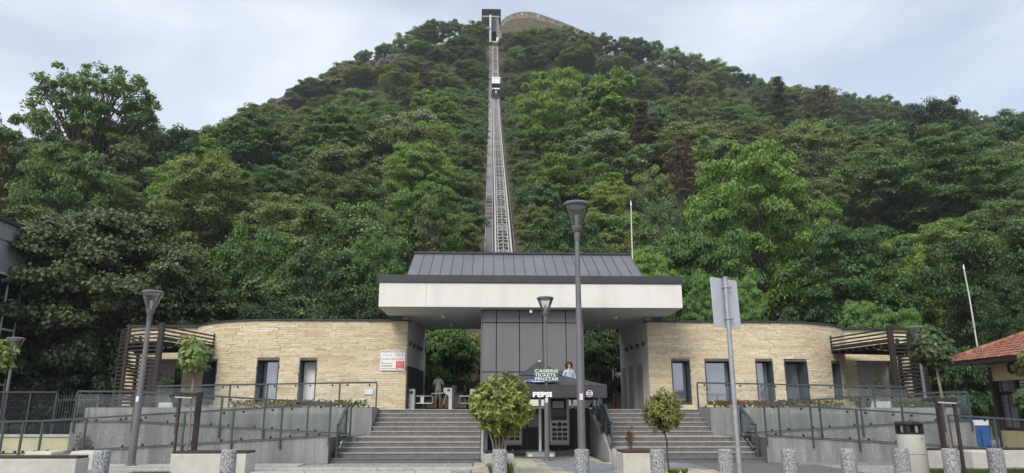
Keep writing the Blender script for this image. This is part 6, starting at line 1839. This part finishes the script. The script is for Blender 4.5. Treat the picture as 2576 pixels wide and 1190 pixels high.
# dead pale trunks right of the track
for k, (dx, ln, tl) in enumerate(((0, 3.2, .08), (.4, 2.7, .18))):
    b_ = at(1345+k*5, 640, 62); z_ = hill_z(b_.x+dx, 62)-.3
    MB().tube([(b_.x+dx, 62, z_), (b_.x+dx+tl*ln, 62, z_+ln+1.2)], [.16, .10], 7).build('dead_trunk', 'bark_pale', label=('pale dead trunk leaning right of the track', 'second, shorter pale dead trunk right of the track')[k], cat='dead trunk', smooth=True)

# ------------------------------------------------------------------ planted bushes and young trees near the street
def leaf_lance(P, Nn, A, Ln, Wd, g):
    """pointed leaf of four folded facets"""
    n = len(P); A = unit(A-Nn*(A*Nn).sum(1, keepdims=True)); B = np.cross(Nn, A)
    s = g.uniform(.65, 1.2, (n, 1)); L_, W_ = Ln*s, Wd*s/2; cu = g.uniform(.0, .35, (n, 1))
    V = np.stack([P, P+A*L_*.4+B*W_+Nn*W_*.4, P+A*L_*.45-Nn*L_*.03*cu, P+A*L_*.4-B*W_+Nn*W_*.4, P+A*L_*.95-Nn*L_*.4*cu], 1).reshape(-1, 3)
    b = np.arange(n)*5
    Fc = np.concatenate([np.stack([b+i, b+j, b+k], 1) for i, j, k in ((0,2,1),(0,3,2),(1,2,4),(2,3,4))])
    return V, Fc
def leaf_maple(P, Nn, A, size, g):
    n = len(P); A = unit(A-Nn*(A*Nn).sum(1, keepdims=True)); B = np.cross(Nn, A); s = size*g.uniform(.7, 1.25, (n, 1))
    ol = [(0,-.1),(.32,-.05),(.55,.10),(.36,.25),(.62,.55),(.25,.52),(.02,1.0),(-.22,.52),(-.6,.55),(-.36,.25),(-.55,.10),(-.3,-.05)]
    V = [P+A*s*.2]+[P+B*s*x+A*s*y-Nn*s*.35*(abs(x)**1.5+max(0, y-.3)**2) for x, y in ol]
    V = np.stack(V, 1).reshape(-1, 3); m_ = len(ol)+1; b = np.arange(n)*m_
    Fc = np.concatenate([np.stack([b, b+1+i, b+1+(i+1)%len(ol)], 1) for i in range(len(ol))])
    return V, Fc

def bush_crown(g, c, r, nsp, per, Ln, Wd, up=.5, bias=0.0):
    """whorls of pointed leaves at the ends of many sprays filling an uneven ellipsoid"""
    Ps, Ns, As, tips = [], [], [], []
    lob = unit(g.normal(size=(9, 3)))
    for _ in range(nsp):
        d = unit(g.normal(size=(1, 3)))[0]; rr = g.uniform(.12, 1)**.38
        bump_ = .93+.26*max(0, (lob@d).max()-.6)/.4+g.uniform(-.09, .09)
        tip = c+d*np.array(r)*rr*bump_; tips.append((tip, d))
        ax = unit((d*.8+[0, 0, up])[None])[0]
        k = per; a = g.uniform(0, 6.28)+np.arange(k)*2.4; t1 = np.cross(ax, [.3, .5, .8]); t1 /= np.linalg.norm(t1); t2 = np.cross(ax, t1)
        rad_ = np.cos(a)[:, None]*t1+np.sin(a)[:, None]*t2; h = np.linspace(.0, .7, k)[:, None]
        Ps.append(tip+ax*h*Ln*.8-ax*Ln*.4); As.append(rad_*(1-h*.7)+ax*(.25+h)); Ns.append(unit(ax*.9-rad_*.5+g.normal(size=(k, 3))*.25))
    return np.concatenate(Ps), np.concatenate(Ns), np.concatenate(As), tips

g = np.random.default_rng(17)
# the big bush
zlo, zhi = at(1256, 1098, Yb).z, at(1256, 938, Yb).z
bu = empty('round_bush', (bxc, Yb, .57), 'big round yellow-green bush in the square tub', 'bush')
c = np.array([bxc+.02, Yb, (zlo+zhi)/2]); r = (.68, .64, (zhi-zlo)/2*.88)
P, Nn, A, tips = bush_crown(g, c, r, 640, 9, .15, .055, up=.25)
V, Fc = leaf_lance(P, Nn, A, .145, .058, g)
link('crown', fast_mesh('crown', V, Fc, ['leaf_gloss']), None, bu, color=(.225, .275, .044))
for k in range(5):
    x = bxc+(-.12+.06*k); MB().tube([(x, Yb+.05*(k % 2), .56), (x+.02*(k-2), Yb, .8), (x+.10*(k-2), Yb+.03, 1.25), (x+.16*(k-2), Yb, 1.7)], [.026, .024, .018, .008], 7).build('stem', 'bark_pale', bu, smooth=True)
mb = MB()
for tip, d in tips[::4]:
    s_ = np.array([bxc, Yb, 1.0+.3*g.random()]); mb.tube([s_, (s_+tip)/2+g.normal(size=3)*.04, tip], [.010, .007, .003], 4, caps=False)
mb.build('twigs', 'bark', bu)
# small standard tree on the right
Yt = 17.6; tx = at(1683, 1170, Yt).x; cxp = at(1668, 1035, Yt)
zlo, zhi = at(1668, 1092, Yt).z, at(1668, 978, Yt).z
st_ = empty('young_tree', (tx, Yt, 0), 'small thin-stemmed tree with yellow-green crown right of the niche', 'tree')
c = np.array([cxp.x, Yt, (zlo+zhi)/2]); P, Nn, A, tips = bush_crown(g, c, (.47, .45, (zhi-zlo)/2*.82), 260, 8, .12, .04, up=.3)
P2, N2, A2, t2 = bush_crown(g, c+[.02, 0, .22], (.2, .2, .34), 50, 8, .15, .05); P, Nn, A = np.concatenate([P, P2]), np.concatenate([Nn, N2]), np.concatenate([A, A2])
V, Fc = leaf_lance(P, Nn, A, .12, .042, g)
link('crown', fast_mesh('crown', V, Fc, ['leaf_gloss']), None, st_, color=(.21, .215, .038))
MB().tube([(tx, Yt, 0), (tx-.03, Yt, .4), (tx-.02, Yt, .8), (cxp.x, Yt, zlo+.05), (cxp.x, Yt, (zlo+zhi)/2)], [.028, .024, .022, .018, .01], 8).build('trunk', 'bark', st_, smooth=True)
mb = MB()
for tip, d in list(tips)[::3]: mb.tube([(cxp.x, Yt, zlo+.02), tuple(np.array([cxp.x, Yt, zlo+.15])*.5+tip*.5), tuple(tip)], [.012, .008, .003], 4, caps=False)
mb.build('branches', 'bark', st_)

def young_maple(bx, by, base_z, cpx, zlo, zhi, rx, n, color, label, trunk_pts, size=.115):
    o = empty('young_maple', (bx, by, base_z), label, 'tree')
    gg = np.random.default_rng(int(abs(bx)*100)); c = np.array([cpx, by, (zlo+zhi)/2]); rz_ = (zhi-zlo)/2
    lob = unit(gg.normal(size=(8, 3)))
    R3 = np.array([rx, rx*.95, rz_]); cc_ = unit(gg.normal(size=(17, 3)))*gg.uniform(.30, .74, (17, 1)); cr_ = gg.uniform(.34, .56, 17); wi = gg.integers(0, 17, n)
    d0 = unit(gg.normal(size=(n, 3))); q_ = cc_[wi]+d0*cr_[wi][:, None]*gg.uniform(.35, 1, (n, 1))**.5; q_[:, 2] = np.maximum(q_[:, 2], -.85)
    p = c+q_*R3; d = unit(d0*.6+q_)
    nn = unit(d*[.9, .9, .5]+[0, -.15, .55]+gg.normal(size=(n, 3))*.3); ax = d*[1, 1, .2]+[0, 0, -.75]+gg.normal(size=(n, 3))*.35
    V, Fc = leaf_maple(p, nn, ax, size, gg)
    link('crown', fast_mesh('crown', V, Fc, ['leaf_gloss']), None, o, color=color)
    MB().tube(trunk_pts, [.035]*2+[.03]*(len(trunk_pts)-3)+[.018], 8).build('trunk', 'bark_pale', o, smooth=True)
    mb = MB()
    for k in range(16):
        t_ = p[k*7 % n]; s_ = trunk_pts[-1]; mb.tube([s_, ((s_[0]+t_[0])/2, (s_[1]+t_[1])/2, (s_[2]+t_[2])/2+.05), tuple(t_)], [.014, .01, .004], 4, caps=False)
    mb.build('branches', 'bark', o); return o
# left staked maple, in the planter
YL = 18.35
p0, p1, p2 = at(470, 1128, YL), at(482, 1000, YL), at(489, 930, YL)
young_maple(p0.x, YL, .5, at(492, 887, YL).x, at(492, 938, YL).z, at(492, 842, YL).z, .56, 1300, (.155, .225, .040), 'young maple with bright green round crown in the left planter', [(p0.x, YL, .5), (p0.x+.02, YL, .8), (p1.x, YL, p1.z), (p2.x, YL, p2.z), (at(491, 895, YL).x, YL, at(491, 895, YL).z)])
def stakes(pxs, Y, ztop, zb, bar_px, label, thick):
    o = empty('tree_stakes', (at(pxs[0], 1100, Y).x, Y, zb), label, 'stakes', 'dark wooden tree stakes')
    for i, px in enumerate(pxs):
        x = at(px, 1080, Y).x; yy = Y+(.0 if i % 2 == 0 else .42)
        MB().box(x-thick[i]/2, x+thick[i]/2, yy-.03, yy+.03, zb, ztop+.04).build('stake', 'stake_wood', o, bevel=.006)
    xa, xb = at(bar_px[0], 1010, Y).x, at(bar_px[1], 1010, Y).x
    for yy in (Y-.05, Y+.47): MB().box(xa, xb, yy-.012, yy+.012, ztop-.07, ztop+.02).build('crossbar', 'stake_wood', o)
    MB().bar((xa+.05, Y-.075, ztop-.09), (xb-.05, Y-.075, ztop-.11), .02, .03).build('tie', 'rope', o)
zt = at(478, 990, YL).z
stakes((445, 476), YL-.1, zt, .45, (437, 490), 'dark wooden stakes holding the left young maple', (.045, .14))
# right staked maple, in the grass
YR = 17.0
q0, q1, q2, q3 = at(2398, 1140, YR), at(2372, 1020, YR), at(2362, 960, YR), at(2352, 905, YR)
young_maple(q0.x, YR, 0, at(2343, 868, YR).x, at(2343, 926, YR).z, at(2343, 820, YR).z, .56, 1500, (.070, .105, .034), 'young maple with dark green round crown staked in the grass', [(q0.x-.02, YR, 0), (q0.x-.03, YR, .35), (q1.x+.02, YR, q1.z), (q2.x, YR, q2.z), (q3.x, YR, q3.z)])
zt = at(2372, 1003, YR).z
stakes((2372, 2392, 2410), YR-.15, zt, 0, (2350, 2404), 'dark wooden tripod stakes round the right young maple', (.05, .05, .07))
# pieces of nearer young maples at both edges of the picture
e = at(2590, 905, 17.2); young_maple(e.x+.05, 17.2, 0, e.x, at(2590, 950, 17.2).z, at(2590, 868, 17.2).z, 0.45, 480, (.13, .160, .026), 'bright maple crown cut by the right edge, higher', [(e.x+.05, 17.2, 0), (e.x+.05, 17.2, 1), (e.x, 17.2, 2), (e.x, 17.2, e.z)])
e = at(2580, 1000, 16.2); young_maple(e.x+.25, 16.2, 0, e.x+.1, at(2580, 1045, 16.2).z, at(2580, 958, 16.2).z, .46, 560, (.06, .11, .034), 'dark maple crown cut by the right edge, lower', [(e.x+.25, 16.2, 0), (e.x+.2, 16.2, .6), (e.x+.12, 16.2, 1.2), (e.x+.1, 16.2, e.z)])
e = at(-8, 892, 15.5); young_maple(e.x-.1, 15.5, 0, e.x, at(0, 938, 15.5).z, at(0, 845, 15.5).z, .40, 560, (.16, .24, .034), 'bright maple crown cut by the left edge', [(e.x-.1, 15.5, 0), (e.x-.1, 15.5, 1), (e.x-.03, 15.5, 2), (e.x, 15.5, e.z)])

# sparse shrubs
def sparse(px, Y, zb, zt, rx, color, label, n=60, stems=9):
    x = at(px, 1100, Y).x; o = empty('sparse_shrub', (x, Y, zb), label, 'shrub'); gg = np.random.default_rng(px); mb = MB(); Ps = []
    for k in range(stems):
        e_ = np.array([x+gg.normal()*rx*.6, Y+gg.normal()*rx*.4, zb+(zt-zb)*gg.uniform(.6, 1)]); s_ = np.array([x+gg.normal()*.03, Y, zb]); mb.tube([s_, (s_+e_)/2+gg.normal(size=3)*.03, e_], [.008, .006, .003], 4, caps=False)
        for u in gg.uniform(.3, 1, n//stems*3): Ps.append(s_+(e_-s_)*u+gg.normal(size=3)*.045)
    mb.build('stems', 'bark', o); P = np.array(Ps); V, Fc = leaf_lance(P, unit(gg.normal(size=P.shape)+[0, 0, .5]), gg.normal(size=P.shape), .07, .035, gg)
    link('foliage', fast_mesh('foliage', V, Fc, ['leaf']), None, o, color=color)
sparse(1567+17, 19.1, .5, at(1584, 1066, 19.1).z, .22, (.17, .085, .030), 'thin reddish shrub in the round white tub', 70)
sparse(212, 22.9, .1, at(212, 1090, 22.9).z, .30, (.19, .10, .030), 'thin orange-brown shrub behind the left glass railing', 90, 12)
# plants on the terrace
for px, lb in ((412, 'green potted shrub in the left terrace box'), (2215, 'green potted shrub in the right terrace box')):
    x = at(px, 1010, 27.75).x; z = ZP+.5
    gg = np.random.default_rng(px); o = empty('potted_shrub', (x, 27.75, z), lb, 'shrub'); P = np.array([x, 27.75, z+.35])+gg.normal(size=(160, 3))*[.14, .12, .16]
    V, Fc = leaf_lance(P, unit(gg.normal(size=P.shape)+[0, -.4, .6]), gg.normal(size=P.shape), .16, .07, gg)
    link('foliage', fast_mesh('foliage', V, Fc, ['leaf']), None, o, color=(.045, .085, .025)); MB().tube([(x, 27.75, z), (x, 27.75, z+.4)], .012, 5).build('stem', 'bark', o)

# flower beds
def flower_bed(x0, x1, y0, y1, z, label, n, cols, h=.20):
    gg = np.random.default_rng(int(x0*10)+n); k = n
    o = empty('flower_bed', ((x0+x1)/2, (y0+y1)/2, z), label, 'flower bed')
    MB().box(x0, x1, y0, y1, z-.12, z).build('soil', 'soil', o)
    hgt = .6+.5*np.sin(np.linspace(0, 25, 400))
    P = np.stack([gg.uniform(x0, x1, k*4), gg.uniform(y0, y1, k*4), z+gg.uniform(.0, h, k*4)], 1)
    V, Fc = leaf_lance(P, unit(gg.normal(size=P.shape)+[0, -.3, .7]), gg.normal(size=P.shape)+[0, 0, .6], .11, .055, gg)
    f_ = link('foliage', fast_mesh('foliage', V, Fc, ['leaf']), None, o, color=(.095, .135, .030), kind='stuff')
    for c_, m_ in zip(cols, ('petal_red', 'petal_orange', 'petal_yellow')):
        q_ = int(k*c_)
        cl_x = gg.uniform(x0, x1, 12); P = np.stack([np.clip(gg.choice(cl_x, q_)+gg.normal(size=q_)*(x1-x0)*.06, x0, x1), gg.uniform(y0, y1, q_), z+h*.45+gg.uniform(0, h*.85, q_)], 1)
        P = np.repeat(P, 5, 0)+gg.normal(size=(q_*5, 3))*.012
        V, Fc = leaf_quads(P, unit(gg.normal(size=P.shape)*.7+[0, -.5, .6]), gg.normal(size=P.shape), .06, .055, gg)
        link('blossoms', fast_mesh('blossoms', V, Fc, [m_]), None, o, kind='stuff')
for side in (-1, 1):
    nm = 'left' if side < 0 else 'right'
    x0, x1 = sorted((mx(SE_UP+.3, side), mx(10.6, side)))
    flower_bed(x0, x1, Y_PL+.05, Y_PL+.75, ZP+.06, f'red and yellow flower bed on top of the {nm} granite wall', 300, (.20, .15, .14))
# ornamental grass tufts at the right end of the terrace, a few at the left
def tuft(x, y, z, h, n, label, group, color=(.17, .22, .035)):
    gg = np.random.default_rng(int(abs(x*31+y*7)*10)); a = gg.uniform(0, 6.28, n); sp = gg.uniform(.15, 1, n)
    d = np.stack([np.cos(a), np.sin(a), np.zeros(n)], 1); w = np.stack([-np.sin(a), np.cos(a), np.zeros(n)], 1)*.009
    b = np.array([x, y, z])+d*.03; m_ = b+d*(h*.35*sp)[:, None]+np.array([0, 0, 1])*(h*gg.uniform(.6, .9, n))[:, None]; t_ = b+d*(h*.95*sp)[:, None]+np.array([0, 0, 1])*(h*gg.uniform(.45, 1.0, n))[:, None]
    V = np.stack([b-w, b+w, m_+w, m_-w, t_], 1).reshape(-1, 3); i = np.arange(n)*5
    Fc = np.concatenate([np.stack([i, i+1, i+2], 1), np.stack([i, i+2, i+3], 1), np.stack([i+3, i+2, i+4], 1)])
    return link('grass_tuft', fast_mesh('grass_tuft', V, Fc, ['leaf']), None, label=label, cat='grass tuft', group=group, color=color)
for px in (2160, 2185, 2255, 2282, 2308, 2335):
    tuft(at(px, 1025, 25.0).x, 25.0, ZP, .42, 90, 'spiky yellow-green grass tuft on the right terrace edge', 'grass tufts on the right terrace edge')
for px in (385, 440): tuft(at(px, 1025, 25.0).x, 25.0, ZP, .3, 60, 'short green grass tuft on the left terrace edge', 'grass tufts on the left terrace edge', (.10, .15, .03))
for px, Y in ((1240, 16.9), (1282, 16.9), (1700, 17.2), (1722, 17.3), (1690, 17.0)): tuft(at(px, 1180, Y).x, Y, 0, .4 if px < 1300 else .22, 60, 'tall weeds at the foot of the big tub' if px < 1300 else 'bright weeds at the foot of the thin-stemmed small tree', 'weeds by the tub' if px < 1300 else 'weeds by the small tree')
# lawn strips
def lawn(x0, x1, y0, y1, n, label, hmax=.10):
    gg = np.random.default_rng(n); P = np.stack([gg.uniform(x0, x1, n), gg.uniform(y0, y1, n), np.full(n, .02)], 1); a = gg.uniform(0, 6.28, n); w = np.stack([np.cos(a), np.sin(a), np.zeros(n)], 1)*.006
    t_ = P+np.stack([gg.normal(size=n)*.03, gg.normal(size=n)*.03, gg.uniform(.03, hmax, n)], 1)
    V = np.stack([P-w, P+w, t_], 1).reshape(-1, 3); i = np.arange(n)*3
    o = link('grass', fast_mesh('grass', V, np.stack([i, i+1, i+2], 1), ['leaf']), None, kind='stuff', color=(.085, .135, .028)); tag(o, label, 'grass')
    MB().box(x0, x1, y0, y1, .006, .02).build('grass_soil', 'soil', o)
lawn(at(335, 1180, 18).x, at(432, 1180, 18).x, 16.4, 18.1, 9000, 'small patch of grass left of the young maple planter')
lawn(at(2325, 1180, 17.6).x, at(2700, 1180, 17.6).x, 15.2, 18.5, 26000, 'strip of lawn at bottom right round the bollards')

# ------------------------------------------------------------------ thin summer haze over the whole place
hz = bpy.data.materials.new('haze'); hz.use_nodes = True; t = hz.node_tree; t.nodes.clear()
o_ = t.nodes.new('ShaderNodeOutputMaterial'); pv_ = t.nodes.new('ShaderNodeVolumePrincipled')
pv_.inputs['Color'].default_value = (0.86, 0.91, 1.0, 1); pv_.inputs['Density'].default_value = 0.00026
t.links.new(pv_.outputs[0], o_.inputs['Volume']); M['haze'] = hz
hb_ = MB().box(-712, 712, -512, 352, -3.5, 186).build('haze', 'haze', kind='stuff')
tag(hb_, 'thin pale summer haze in front of the hill', 'haze')
